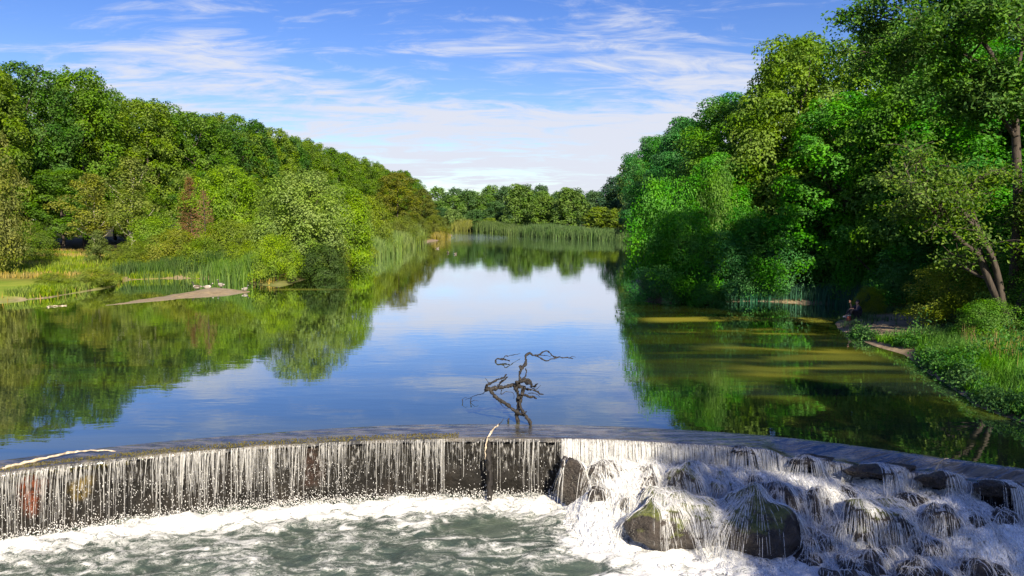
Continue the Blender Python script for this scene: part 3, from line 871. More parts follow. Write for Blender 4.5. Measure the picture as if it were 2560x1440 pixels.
def build_pool():
    fx = np.arange(-13.6, 13.0, 0.065)
    ys = np.concatenate([[-60, -40, -20, -5, 2, 6, 9], np.arange(10.2, 17.3, 0.065)])
    X, Y = np.meshgrid(fx, ys)
    d = lip_y(X) - Y
    n1 = fbm(P3(X * 0.8, Y * 1.3), 4, 51); n2 = fbm(P3(X * 2.6, Y * 3.4), 4, 52)
    foot = 0.42 * np.exp(-((d - 0.6) / 0.45) ** 2) + 0.50 * np.exp(-np.maximum(d - 0.3, 0) / 3.2) - 0.5 * np.exp(-(d / 0.16) ** 2)
    casc = (0.62 * sstep(X, 0.2, 2.4) + 0.25 * sstep(X, -1.2, 0.6)) * sstep(Y, 9, 12)
    foam = np.maximum(foot * (1 - 0.6 * sstep(X, 1, 2)), casc) * (0.55 + 0.9 * n1) + 0.45 * (n2 - 0.5) + 0.13
    hole = np.exp(-(((X + 0.55) / 0.75) ** 2 + ((Y - 15.2) / 0.42) ** 2)) + 0.8 * np.exp(-(((X - 1.6) / 0.7) ** 2 + ((Y - 13.3) / 0.35) ** 2))
    foam = foam - 0.7 * hole
    Z = -1.5 + 0.10 * (n1 - 0.5) * sstep(Y, 6, 11) + (0.05 + 0.20 * np.clip(foam, 0, 1)) * (n2 - 0.45) + 0.16 * np.clip(foam, 0, 1) * (fbm(P3(X * 6.5, Y * 7.5), 3, 54) - 0.5) + 0.06 * np.exp(-((d - 0.55) / 0.4) ** 2)
    V = np.stack([X, Y, Z], -1).reshape(-1, 3)
    tag(obj('lower_pool', mesh_np('lower_pool', V, grid_faces(len(ys), len(fx)), True, {'foam': np.clip(foam, 0, 1.2).ravel()}), POOL), kind='structure')
build_pool()
# ------------------------------------------------------------------ trees
def clump_crown(seed, Rr, H, base, ncl, nleaf, leaf, prof='round', flat=0.8, cr=(0.2, 0.36), up=0.5, asp=0.6, droop=0.0, inner=0.25):
    """leaf quads on many leafy clumps spread through the crown's volume; returns verts, faces, tint, clump centres"""
    rs = np.random.default_rng(seed)
    i = np.arange(ncl)
    t = (i + rs.uniform(0, 1, ncl)) / ncl                               # height in the crown
    ang = i * 2.39996 + rs.normal(0, 0.35, ncl)
    if prof == 'round': pr = np.sqrt(np.clip(1 - ((t - 0.42) / 0.62) ** 2, 0.02, 1))
    elif prof == 'tall': pr = np.clip(np.sin(np.pi * np.clip(t * 0.86 + 0.13, 0, 1)), 0.05, 1) ** 0.6 * (1 - 0.25 * t)
    elif prof == 'bush': pr = np.sqrt(np.clip(1 - (t / 1.04) ** 2.4, 0.02, 1))
    else: pr = np.clip(1 - t, 0.06, 1) ** 0.8                            # cone
    rr = Rr * pr * np.where(rs.uniform(0, 1, ncl) < inner, rs.uniform(0.15, 0.6, ncl), rs.uniform(0.66, 1.0, ncl))
    lob = 1 + 0.28 * np.sin(ang * 3 + seed) * rs.uniform(0.3, 1, ncl)
    c = np.stack([np.cos(ang) * rr * lob, np.sin(ang) * rr * lob, base + (H - base) * (0.04 + 0.92 * t)], -1)
    rc = Rr * rs.uniform(cr[0], cr[1], ncl) * (0.75 + 0.35 * pr)
    w = rc ** 2; cnt = np.maximum(3, (nleaf * w / w.sum()).astype(int))
    k = np.repeat(np.arange(ncl), cnt); n = len(k)
    d = unit(rs.normal(0, 1, (n, 3)))
    d[:, 2] = np.where((d[:, 2] < -0.25) & (rs.uniform(0, 1, n) < 0.6), -d[:, 2], d[:, 2])
    q = rs.uniform(0, 1, n) ** 0.45 * 0.55 + 0.5
    q = q * (1 + 0.45 * (fbm(d * 2.2 + k[:, None] * 5.1, 2, seed) - 0.5))
    p = c[k] + d * (rc[k] * q)[:, None] * np.array([1, 1, flat])
    p += rs.normal(0, leaf * 0.35, (n, 3))
    p[:, 2] -= droop * np.maximum(q - 0.8, 0) * rc[k] * 2
    p[:, 2] = np.maximum(p[:, 2], 0.05)
    oc = unit(c - np.array([0, 0, base + (H - base) * 0.35]))
    nrm = unit(d * 0.75 + oc[k] * 0.35 + np.array([0, 0, up]) + rs.normal(0, 0.42, (n, 3)))
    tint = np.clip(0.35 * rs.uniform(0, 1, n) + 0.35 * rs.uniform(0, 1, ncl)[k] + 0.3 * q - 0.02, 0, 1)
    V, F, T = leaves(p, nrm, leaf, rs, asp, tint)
    return V, F, T, c, rc

def trunk_parts(seed, H, base, c, r, nl=12, lean=0.3, sides=7):
    rs = np.random.default_rng(seed + 991)
    top = np.array([rs.normal(0, lean), rs.normal(0, lean), base + (H - base) * 0.72])
    pts = [np.array([0, 0, -0.3]), np.array([rs.normal(0, 0.05), rs.normal(0, 0.05), base * 0.5]),
           np.array([rs.normal(0, 0.1), rs.normal(0, 0.1), base]), top * [0.6, 0.6, 1] * 0.5 + np.array([0, 0, base * 0.5]), top]
    pts = sorted(pts, key=lambda q: q[2])
    parts = [tube_path(pts, r, r * 0.22, sides, 4, 0.06, seed)]
    pick = rs.choice(len(c), min(nl, len(c)), replace=False)
    for k in pick:
        e = c[k]; zs = np.clip(e[2] - rs.uniform(0.25, 0.55) * (H - base) * 0.5, base * 0.7, top[2] * 0.95)
        f = (zs - 0) / max(top[2], 1e-3)
        s = np.array([top[0] * f * 0.7, top[1] * f * 0.7, zs])
        mid = s * 0.45 + e * 0.55 + np.array([0, 0, -0.05 * (H - base)]) + rs.normal(0, 0.08, 3)
        parts.append(tube_path([s, mid, e], r * 0.42 * (1.1 - 0.6 * f), r * 0.07, 5, 3, 0.05, int(k)))
    return join(parts)

PROTO = {}
def proto(key, seed, Rr, H, base, ncl, nleaf, leaf, trunk_r, nl=12, bark=None, **kw):
    V, F, T, c, rc = clump_crown(seed, Rr, H, base, ncl, nleaf, leaf, **kw)
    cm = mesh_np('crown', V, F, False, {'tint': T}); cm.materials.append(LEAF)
    tv, tf = trunk_parts(seed, H, base, c, trunk_r, nl)
    tm = mesh_np('trunk', tv, tf, True); tm.materials.append(bark or BARK)
    PROTO[key] = (cm, tm, Rr, H)

def place_tree(key, name, x, y, Rr, H, colr, label, group=None, cat='tree', rz=None, parts=('trunk', 'crown'), sink=0.0, z=None):
    cm, tm, r0, h0 = PROTO[key]
    g = (gz(x, y) if z is None else z) - sink
    root = empty(name, (x, y, g), random.uniform(0, 6.28) if rz is None else rz)
    s = Rr / r0
    for nm, me in zip(parts, (tm, cm)):
        o = bpy.data.objects.new(nm, me); col.objects.link(o); o.parent = root
        o.scale = (s, s, H / h0)
        o.color = (*colr, 1)
    return tag(root, label, cat, group)

random.seed(3)
for k in range(6):
    proto(f'wood{k}', 40 + k, 5.2, 22, 2.4, 125, 19000, 0.36, 0.38, 10, prof='tall' if k % 2 else 'round', cr=(0.12, 0.25), flat=0.9, up=0.3, inner=0.12)
for k in range(3):
    proto(f'far{k}', 60 + k, 5.5, 18, 1.0, 70, 6500, 0.75, 0.35, 5, prof='round', cr=(0.2, 0.34), up=0.35)
for k in range(5):
    proto(f'bank{k}', 80 + k, 4.2, 15, 1.6, 140, 40000, 0.205, 0.26, 18, prof='tall' if k % 2 else 'round', cr=(0.16, 0.3), flat=0.7, up=0.3, droop=0.35, inner=0.15, asp=0.7)
for k in range(4):
    proto(f'bush{k}', 100 + k, 2.4, 4.2, 0.15, 75, 15000, 0.13, 0.07, 10, prof='bush', cr=(0.18, 0.34), up=0.35)
for k in range(2):
    proto(f'willow{k}', 110 + k, 3.2, 8.2, 0.4, 120, 26000, 0.18, 0.14, 12, prof='bush' if k else 'round', cr=(0.18, 0.3), up=0.4, flat=0.85)
proto('young', 120, 2.6, 10, 2.2, 60, 6500, 0.2, 0.09, 22, PALEBARK, prof='tall', cr=(0.18, 0.3), up=0.3, inner=0.4)
proto('cone', 121, 1.2, 3.2, 0.1, 50, 5200, 0.12, 0.05, 6, prof='cone', cr=(0.2, 0.34), up=0.2)

G_FOREST = [(0.075, 0.165, 0.012), (0.058, 0.145, 0.014), (0.095, 0.18, 0.012), (0.046, 0.125, 0.016), (0.11, 0.19, 0.014)]
LIME, YEL = (0.14, 0.25, 0.014), (0.14, 0.205, 0.02)
ORD = ['first', 'second', 'third', 'fourth', 'fifth', 'sixth', 'seventh', 'eighth', 'ninth', 'tenth', 'eleventh', 'twelfth', 'thirteenth', 'fourteenth', 'fifteenth', 'sixteenth', 'seventeenth', 'eighteenth', 'nineteenth', 'twentieth']
ORD += ['twenty-' + w for w in ORD[:9]] + ['thirtieth'] + ['thirty-' + w for w in ORD[:9]]

# left wood: three rows that run away from the camera
def wood_rows():
    for row, (dx, h, nm) in enumerate(((0, 1.0, 'front'), (-9, 1.1, 'middle'), (-19, 1.16, 'back'))):
        pts, y = [], 96.0 + row * 3
        while y < 400:
            xe = np.interp(y, [90, 105, 150, 220, 330, 400], [-66, -67, -58, -54, -47, -52])
            pts.append((xe + dx + random.uniform(-2.2, 2.2), y))
            y += random.uniform(6.5, 9.5) * (1 + (y - 96) / 260)
        if row == 0: pts = [(-84, 97), (-75, 99)] + pts
        else: pts = [(-92 + 3 * row, 103 + row * 4), (-82 + 2 * row, 102 + row * 4)] + pts
        for i, (x, y) in enumerate(pts):
            H = random.uniform(23.0, 26.5) * h
            tone = random.choice(G_FOREST)
            place_tree(f'wood{random.randrange(6)}', 'forest_tree', x, y, random.uniform(5.2, 6.6), H, tone,
                       f'tall broadleaf tree, {ORD[i]} from the left in the {nm} row of the left wood', f'{nm} row of the left wood')
wood_rows()
# low fringe under the wood edge
for i, (x, y, r, h, c) in enumerate([(-76, 92, 4.5, 10, 1), (-69, 93, 4, 8, 3), (-60, 99, 4.5, 11, 0), (-54, 108, 4.2, 10, 2), (-50, 120, 4.5, 12, 1), (-46, 132, 4.5, 12, 4),
                                     (-43, 146, 4.8, 13, 2), (-39, 160, 5, 13, 0), (-36, 176, 5, 14, 2), (-33, 195, 5.5, 15, 4), (-36, 222, 6, 16, 0), (-41, 255, 6, 17, 2), (-46, 290, 6, 18, 1)]):
    place_tree(f'wood{i % 6}', 'edge_tree', x, y, r, h, G_FOREST[c], f'smaller leafy tree at the foot of the left wood, {ORD[i]} from the left', 'smaller trees along the foot of the left wood')

# single trees and shrubs on the left bank
place_tree('willow0', 'round_tree', -17.8, 63.5, 3.6, 8.8, (0.16, 0.25, 0.05), 'big round pale green tree overhanging the left shore', cat='tree', rz=0.4)
place_tree('willow1', 'bright_tree', -16.9, 74, 3.1, 8.7, LIME, 'bright green tree right behind the big pale round tree')
place_tree('willow0', 'lime_tree', -28.6, 76, 3.2, 9.8, LIME, 'lime green round tree beside the rust brown tree', rz=2.2)
place_tree('bush0', 'lime_shrub', -18.3, 57.3, 1.7, 3.5, (0.16, 0.265, 0.012), 'yellow lime shrub bending to the water below the big round tree', cat='shrub')
place_tree('bush1', 'shore_shrub', -15.9, 61.5, 2.1, 3.4, (0.05, 0.10, 0.02), 'dark green shrub at the water under the big round tree', cat='shrub')
place_tree('bush2', 'shore_shrub', -17.2, 68, 2.2, 4.2, (0.16, 0.21, 0.03), 'pale green shrub on the shore right of the big round tree', cat='shrub')
place_tree('bush3', 'shore_shrub', -17.9, 80, 2.5, 5.0, (0.15, 0.2, 0.02), 'yellow green shrub on the shore just before the tall reeds', cat='shrub')
place_tree('young', 'young_tree', -43.6, 85, 3.6, 11.6, (0.13, 0.18, 0.03), 'slender young tree with pale trunk standing on the dry meadow')
place_tree('young', 'young_tree', -49.6, 88, 3.6, 9.8, (0.16, 0.19, 0.03), 'thin yellow green young tree left of the pale-trunked one', rz=1.2)
place_tree('young', 'young_tree', -38.9, 90, 3.4, 10.5, (0.12, 0.2, 0.02), 'fresh green young tree right of the pale-trunked one', rz=2.6)
place_tree('willow1', 'field_tree', -43.4, 61, 2.9, 12.2, (0.15, 0.18, 0.035), 'pale grey green tree cut by the left edge of the picture')
place_tree('cone', 'small_conifer', -42.2, 75.5, 1.5, 3.3, (0.1, 0.15, 0.03), 'small cone-shaped green conifer on the meadow', cat='conifer')
for i, (x, y, r, h, c, lab) in enumerate([
    (-30.3, 53.6, 1.5, 1.25, (0.17, 0.23, 0.03), 'low pale green mound of a shrub beside the lawn, right of the two'),
    (-31.6, 50.6, 1.2, 1.0, (0.15, 0.22, 0.02), 'low green mound of a shrub beside the lawn, left of the two'),
    (-27.4, 65.6, 2.0, 2.9, (0.12, 0.2, 0.016), 'green shrub rising out of the dark reed bed'),
    (-33.6, 66.0, 2.0, 2.6, (0.13, 0.19, 0.016), 'green shrub at the left end of the dark reed bed'),
    (-21.0, 60.8, 1.7, 3.0, (0.14, 0.22, 0.02), 'fresh green shrub behind the reeds of the sandbar'),
    (-34.6, 72, 2.6, 4.6, LIME, 'lime shrub left of the brown dead conifer'),
    (-26.0, 68, 2.8, 4.4, YEL, 'yellowish shrub right of the brown dead conifer'),
    (-30.3, 67, 2.3, 3.6, (0.17, 0.21, 0.015), 'low yellow green shrub in front of the brown dead conifer'),
    (-22.0, 64, 2.4, 4.0, (0.13, 0.2, 0.02), 'green shrub between the lime round tree and the big pale round tree'),
    (-23.5, 72, 2.8, 5.6, (0.1, 0.17, 0.015), 'taller green shrub in front of the lime round tree'),
    (-36.5, 78, 2.2, 3.6, (0.1, 0.17, 0.02), 'small green shrub behind the dark reeds'),
    (-52.0, 80, 2.4, 4.0, (0.09, 0.16, 0.012), 'small green shrub under the thin yellow green tree'),
    (-20.5, 105, 3.4, 7.8, YEL, 'yellow green bushy tree behind the tall reeds'),
    (-24.0, 96, 3.2, 8.2, (0.15, 0.21, 0.014), 'green bushy tree behind the shore shrubs, left of the yellow one'),
    (-20.3, 138, 3.0, 5.2, (0.12, 0.17, 0.02), 'rounded bush behind the second reed stand'),
    (-19.4, 186, 3.2, 5.6, (0.13, 0.17, 0.02), 'rounded bush on the spit at the far end of the left shore'),
    (-22.5, 172, 3.0, 5.0, (0.1, 0.14, 0.02), 'bush left of the far spit bush')]):
    place_tree(f'bush{i % 4}', 'shrub', x, y, r, h, c, lab, 'shrubs on the left bank', cat='shrub')
place_tree('wood0', 'point_tree', -26.5, 172, 5.2, 15.5, (0.125, 0.15, 0.016), 'lit round tree standing out at the far end of the left wood')
place_tree('wood3', 'point_tree', -24.5, 205, 4.6, 13, (0.1, 0.13, 0.02), 'tree behind the lit round tree at the end of the left wood')

# leafless brown conifer and rust-leaved tree
def dead_conifer(x, y, H, lab, leafcol=None, name='dead_conifer'):
    rs = np.random.default_rng(int(H * 100))
    root = empty(name, (x, y, gz(x, y)))
    tag(root, lab, 'tree')
    parts, tips = [], []
    n = 60
    for k in range(n):
        t = (k + 0.5) / n; z = H * (0.08 + 0.9 * t); L = (1 - t) ** 0.8 * H * 0.26 + 0.1; a = k * 2.4
        e = np.array([math.cos(a) * L, math.sin(a) * L, z + 0.25 * L])
        parts.append(tube_path([(0, 0, z), e * [0.5, 0.5, 1] + np.array([0, 0, -0.03]), e], 0.035 * (1.2 - t), 0.012, 4, 2))
        for _ in range(7):
            f = rs.uniform(0.3, 1); s = np.array([0, 0, z]) * (1 - f) + e * f
            tips.append(s); q = s + rs.normal(0, 0.22, 3) + np.array([0, 0, 0.12])
            parts.append(tube_path([s, (s + q) / 2 + 0.02, q], 0.016, 0.008, 3, 1))
    v, f = join(parts)
    obj('branches', mesh_np('branches', v, f, True), plain('dead_twig', (0.20, 0.105, 0.05), 0.9), root)
    v, f = tube_path([(0, 0, -0.2), (0.04, 0, H * 0.5), (0, 0, H)], 0.11, 0.02, 7, 5)
    obj('trunk', mesh_np('trunk', v, f, True), BARK, root)
    if leafcol:
        tp = np.array(tips)[rs.integers(0, len(tips), 2600)] + rs.normal(0, 0.22, (2600, 3))
        V, F, T = leaves(tp, unit(rs.normal(0, 1, (2600, 3)) + [0, -0.4, 0.6]), 0.17, rs)
        o = obj('crown', mesh_np('crown', V, F, False, {'tint': T}), LEAF, root); o.color = (*leafcol, 1)
dead_conifer(-29.2, 70.5, 7.2, 'bare brown dead conifer on the left bank')
dead_conifer(-37.6, 87, 9.4, 'rust brown dying tree left of the lime round tree', (0.15, 0.10, 0.028), 'rusty_tree')

# far end of the pond
def far_rows():
    for row, (y0, h, nm) in enumerate(((395, 1.0, 'nearer'), (425, 1.12, 'farther'))):
        x, i = -92.0, 0
        while x < 95:
            yy = y0 + random.uniform(-8, 8) - max(0, x - 20) * 1.0
            place_tree(f'far{random.randrange(3)}', 'far_tree', x, yy, random.uniform(6, 8), random.uniform(16.5, 20.5) * h * (yy / 400),
                       random.choice([(0.085, 0.175, 0.03), (0.065, 0.14, 0.04), (0.095, 0.18, 0.03), (0.055, 0.12, 0.045)]),
                       f'far tree on the horizon, {ORD[i]} from the left in the {nm} row', f'{nm} row of trees across the far end of the pond')
            x += random.uniform(8, 11); i += 1
far_rows()
for i, (x, y, r, h, c, lab) in enumerate([
    (3.5, 300, 6.6, 18.5, (0.1, 0.13, 0.025), 'tallest rounded tree in the middle of the far shore'),
    (-7, 318, 5.5, 12, (0.06, 0.095, 0.03), 'dark tree left of the tallest far-shore tree'),
    (13, 285, 6, 13.5, (0.11, 0.14, 0.025), 'yellowish tree right of the tallest far-shore tree'),
    (21.5, 276, 6, 16, (0.1, 0.13, 0.025), 'second tree right of the tallest far-shore tree'),
    (29, 250, 5, 8.5, (0.17, 0.18, 0.02), 'low bright yellow green tree behind the far reeds'),
    (34, 242, 4.6, 7.8, (0.16, 0.17, 0.02), 'low yellow tree next to the dark far-right trees'),
    (-27.5, 345, 4.4, 11, (0.15, 0.17, 0.05), 'pale lit small tree alone at the far left water edge'),
    (-34, 350, 5, 12, (0.05, 0.085, 0.03), 'dark tree left of the pale lit small far tree'),
    (-16, 335, 4.5, 9, (0.07, 0.11, 0.035), 'dull green bush between the far reeds'),
    (-9, 296, 3.2, 5.2, (0.16, 0.17, 0.02), 'golden bush at the water in front of the far shore'),
    (-13, 300, 3.2, 5.0, (0.08, 0.12, 0.03), 'green bush left of the golden waterside bush'),
    (36, 258, 6, 19, (0.035, 0.065, 0.035), 'dark blue green tree at the right end of the far shore'),
    (41, 240, 6, 21, (0.04, 0.07, 0.035), 'dark tall tree right end of the far shore, behind the sunlit one'),
    (34.5, 205, 5.4, 21.5, (0.1, 0.12, 0.022), 'sunlit yellow green tree beyond the right wood'),
    (32.5, 185, 4.6, 13, (0.05, 0.085, 0.04), 'grey green tree at the right shore where the reeds end'),
    (30.5, 168, 4.0, 9.5, (0.03, 0.065, 0.045), 'dark teal bush at the right shore where the reeds end'),
    (38, 165, 6, 20, (0.04, 0.075, 0.03), 'dark tree on the right shore beyond the bend')]):
    place_tree(f'far{i % 3}', 'shore_tree', x, y, r, h, (c[0] * 0.92, c[1] * 1.35, c[2] * 1.3), lab, 'trees along the far shore')

# right wood
RG = [(0.045, 0.20, 0.014), (0.04, 0.17, 0.025), (0.078, 0.20, 0.018), (0.06, 0.24, 0.012), (0.04, 0.165, 0.04), (0.105, 0.20, 0.014)]
for i, (k, x, y, r, h, c, lab) in enumerate([
    (0, 24.0, 128, 5.0, 19, 4, 'dark tree at the far end of the right wood'),
    (1, 21.5, 104, 4.6, 15.5, 2, 'olive tree in the right wood next to the dark far one'),
    (2, 18.6, 88, 4.4, 14.4, 1, 'dark green tree leaning to the pond in the right wood'),
    (3, 17.5, 76, 4.4, 15.0, 4, 'tall dark tree above the water, left end of the right wood'),
    (4, 18.5, 64, 4.4, 15.0, 1, 'deep green tree right of the tall dark left-end tree'),
    (0, 16.0, 55, 3.9, 13.0, 2, 'olive green tree above the bright waterside bushes'),
    (1, 21.0, 56, 4.4, 17.6, 2, 'high olive crown in the middle of the right wood'),
    (2, 19.0, 50, 4.0, 16.6, 5, 'tree with yellowish leaves on the skyline of the right wood'),
    (3, 24.5, 50, 4.6, 17.5, 2, 'high crown right of the yellowish skyline tree'),
    (4, 20.5, 45.5, 3.9, 12.2, 3, 'vivid green tree over the shaded inlet'),
    (0, 25.5, 43, 4.4, 14.5, 0, 'leafy tree behind the seated person'),
    (1, 29.5, 46, 4.6, 18.5, 0, 'tall tree behind the leafy one, further right'),
    (2, 24.0, 37.5, 3.8, 11.5, 0, 'shady tree right above the bare bank'),
    (3, 28.0, 37, 4.2, 15.5, 3, 'vivid tall tree right of the shady bank tree'),
    (1, 36.5, 48, 5.0, 20, 2, 'tall back tree of the right wood'),
    (2, 31, 54, 5.0, 19, 1, 'dark back tree behind the skyline of the right wood'),
    (3, 23.0, 33.0, 2.7, 7.5, 3, 'bright leafy tree in front of the shady bank tree'),
    (2, 22.6, 41.5, 3.6, 13.0, 2, 'olive green tree above the inlet, right of the vivid one'),
    (3, 13.6, 49.5, 2.8, 9.0, 3, 'slim vivid green tree between the waterside bushes')]):
    place_tree(f'bank{k}', 'bank_tree', x, y, r, h, RG[c], lab, 'trees of the right wood')
for i, (k, x, y, r, h, c, lab) in enumerate([
    (0, 9.6, 47.3, 2.3, 7.0, 3, 'upright bright green bush at the left tip of the right wood'),
    (1, 10.2, 45.0, 2.4, 5.0, 3, 'bright rounded bush hanging over the pond at the tip of the right wood'),
    (2, 12.6, 45.4, 2.3, 3.9, 4, 'dull dark bush right of the bright rounded waterside bush'),
    (3, 14.9, 46.6, 2.5, 5.2, 0, 'green bush over the shaded inlet'),
    (1, 15.9, 45.7, 1.3, 1.8, 1, 'low bush at the water in the middle of the inlet shore'),
    (0, 17.6, 46.4, 2.4, 4.4, 4, 'dark teal bush at the back of the shaded inlet'),
    (2, 13.2, 47.8, 1.6, 7.6, 2, 'narrow yellowish bush standing tall behind the bright rounded one'),
    (1, 20.6, 44.3, 2.2, 4.6, 0, 'green bush overhanging the back of the inlet'),
    (3, 21.3, 39.0, 1.9, 3.4, 1, 'dark bush behind the seated person'),
    (0, 8.6, 44.6, 1.5, 2.2, 4, 'low dark bush trailing in the water at the tip of the right wood'),
    (1, 11.4, 43.9, 1.5, 1.9, 1, 'low bush trailing in the water left of the inlet'),
    (2, 18.6, 30.8, 1.7, 2.7, 5, 'yellow green bush in front of the leaning trunks'),
    (1, 17.3, 26.6, 1.1, 1.6, 2, 'low green bush right in front of the leaning trunks'),
    (3, 19.8, 28.0, 1.6, 2.4, 2, 'bush left of the grass under the leaning trunks'),
    (0, 21.6, 29.8, 2.0, 3.4, 2, 'leafy bush at the foot of the right wood near the edge'),
    (1, 17.8, 36.6, 0.75, 1.35, 5, 'small yellow bush just right of the seated person'),
    (2, 22.2, 34.2, 2.1, 3.6, 0, 'shady bush on the bank above the grey dirt'),
    (3, 20.3, 25.6, 1.6, 2.6, 0, 'green bush at the right edge behind the tall grass')]):
    place_tree(f'bush{k}', 'bush', x, y, r, h, RG[c] if c != 5 else (0.15, 0.21, 0.014), lab, 'bushes along the right shore', cat='bush')

for i, (k, x, y, r, h, c, lab) in enumerate([
    (0, 17.5, 50.5, 3.2, 4.8, 1, 'undergrowth bush left of centre in the dark of the right wood'), (1, 22.5, 49.0, 3.2, 4.4, 4, 'undergrowth bush behind the overhanging inlet bush'),
    (2, 27.0, 47.5, 3.2, 4.6, 1, 'undergrowth bush behind the leafy tree of the person'), (3, 14.2, 54.5, 3.4, 5.4, 4, 'undergrowth bush behind the narrow yellowish bush'),
    (0, 20.0, 60.0, 4.2, 6.0, 1, 'deep undergrowth bush in the middle of the right wood'), (1, 26.5, 57.0, 4.2, 6.0, 4, 'deep undergrowth bush right of the middle of the right wood'),
    (2, 24.5, 40.0, 2.6, 4.0, 4, 'dark undergrowth bush up the bank from the person'), (0, 33, 50, 4, 6.4, 1, 'deep undergrowth bush at the right end of the wood')]):
    place_tree(f'bush{k}', 'undergrowth_bush', x, y, r, h, RG[c], lab, 'undergrowth of the right wood', cat='bush')
place_tree('bank1', 'edge_tree', 21.6, 26.8, 3.0, 8.6, (0.10, 0.16, 0.018), 'leafy tree in front of the thin-leaved tree at the right edge', cat='tree')
# big thin-leaved tree at the right edge: trunk, forking limbs, sprays of leaves
def spray_tree(name, x, y, trunk_pts, r0, limbs, seed, nleaf, leaf, colr, lab, depth=3, twig=1.0):
    rs = np.random.default_rng(seed)
    root = empty(name, (x, y, gz(x, y))); tag(root, lab, 'tree')
    v, f = tube_path(trunk_pts, r0, r0 * 0.6, 10, 6, 0.05, seed)
    obj('trunk', mesh_np('trunk', v, f, True), BARK, root)
    lp, ends = [], []
    def grow(p, d, L, r, lev, out):
        q = [p]
        for s in range(3):
            d = unit(d + rs.normal(0, 0.16, 3) + np.array([0, 0, 0.05 if lev < 2 else -0.12]))
            p = p + d * L / 3; q.append(p)
        out.append(tube_path(q, r, r * 0.5, 6 if lev < 2 else 4, 3, 0.05, int(rs.integers(1e6))))
        if lev >= depth:
            ends.append((q[1], q[3])); return
        for k in range(5 if lev else 6):
            f = rs.uniform(0.3, 1.0); i = min(int(f * 3), 2); s = q[i] * (1 - (f * 3 - i)) + q[i + 1] * (f * 3 - i)
            nd = unit(d + rs.normal(0, 0.62, 3) * [1, 1, 0.6])
            grow(s, nd, L * rs.uniform(0.45, 0.65), r * 0.5, lev + 1, out)
        ends.append((q[2], q[3]))
    for (p, d, L, r) in limbs:
        out = []
        grow(np.array(p, float), unit(np.array(d, float)), L, r, 0, out)
        v, f = join(out)
        obj('limb', mesh_np('limb', v, f, True), BARK, root)
    E0 = np.array([e[0] for e in ends]); E1 = np.array([e[1] for e in ends])
    k = rs.integers(0, len(ends), nleaf); t = rs.uniform(0, 1.15, nleaf)[:, None]
    p = E0[k] * (1 - t) + E1[k] * t + rs.normal(0, 0.20 * twig, (nleaf, 3)) * [1, 1, 0.5]
    p[:, 2] -= 0.1 * rs.uniform(0, 1, nleaf)
    V, F, T = leaves(p, unit(rs.normal(0, 0.6, (nleaf, 3)) + [-0.1, -0.4, 0.6]), leaf, rs, 0.5)
    o = obj('crown', mesh_np('crown', V, F, False, {'tint': T}), LEAF, root); o.color = (*colr, 1)
spray_tree('overhanging_tree', 19.3, 28.5, [(0, 0, -0.3), (0.1, 0, 4), (-0.15, 0.1, 8), (-0.5, 0.1, 9.6)], 0.20,
           [((-0.5, 0.1, 9.4), (-1.0, -0.05, 0.62), 4.3, 0.10), ((-0.5, 0.1, 9.5), (-0.5, 0.2, 1.0), 4.4, 0.10), ((-0.3, 0.1, 9.2), (0.3, 0.1, 0.95), 4.5, 0.09),
            ((-0.1, 0.1, 7.5), (-0.6, -0.2, 0.6), 2.8, 0.09)], 5, 46000, 0.17, (0.065, 0.165, 0.02),
           'large thin-leaved tree at the right edge with dark forked limbs against the sky', twig=1.35)
spray_tree('leaning_tree', 18.6, 27.3, [(0, 0, -0.3), (-0.25, 0, 0.9), (-0.85, 0.1, 2.2), (-1.3, 0.2, 3.4)], 0.2,
           [((-1.2, 0.15, 3.1), (-0.7, 0.1, 0.9), 3.2, 0.1), ((-0.3, 0, 0.9), (-0.18, 0.1, 1.0), 4.2, 0.14), ((-0.1, 0, 0.6), (0.35, 0.1, 1.0), 4.0, 0.12)], 8, 13000, 0.15, (0.085, 0.165, 0.018),
           'multi-stemmed tree with leaning bare trunks on the right bank', twig=1.3)
# unseen trees added on the near right bank to cast shadow on the dam
for i, (k, x, y, r, h, lab) in enumerate([
    (0, 14.8, -6.0, 3.6, 18, 'unseen bank tree added downstream to shadow the right end of the dam'), (3, 18.5, -4.0, 3.6, 17, 'second unseen bank tree added to shadow the dam, further from the water')]):
    place_tree(f'bank{k}', 'bank_tree', x, y, r, h, RG[i], lab, 'unseen shadow trees added on the near right bank')

# ------------------------------------------------------------------ reeds and grasses (uncountable)
def blades(pts, h, w, rs, lean=0.25, seg=2, plume=0.0):
    """grass blades: each a tapering bent strip"""
    n = len(pts)
    h = np.broadcast_to(h, (n,)) * rs.uniform(0.65, 1.2, n)
    a = rs.uniform(0, 6.283, n); d = np.stack([np.cos(a), np.sin(a), 0 * a], -1)
    s = np.stack([-np.sin(a + 0.9), np.cos(a + 0.9), 0 * a], -1)
    ln = rs.uniform(0.2, 1, n) * lean
    ww = np.broadcast_to(w, (n,)) * rs.uniform(0.7, 1.3, n)
    rows = []
    for k in range(seg + 1):
        t = k / seg
        c = pts + np.array([0, 0, 1.0]) * (h * t * (1 - 0.15 * ln * t))[:, None] + d * (h * ln * t * t)[:, None]
        wk = ww * (1 - 0.85 * t) * 0.5
        if plume and k == seg - 1: wk = ww * plume * 0.5
        rows += [c - s * wk[:, None], c + s * wk[:, None]]
    V = np.stack(rows, 1).reshape(-1, 3)
    m_ = 2 * (seg + 1)
    F = np.concatenate([np.stack([np.arange(n) * m_ + 2 * k + q for q in (0, 1, 3, 2)], -1) for k in range(seg)])
    return V, F, m_

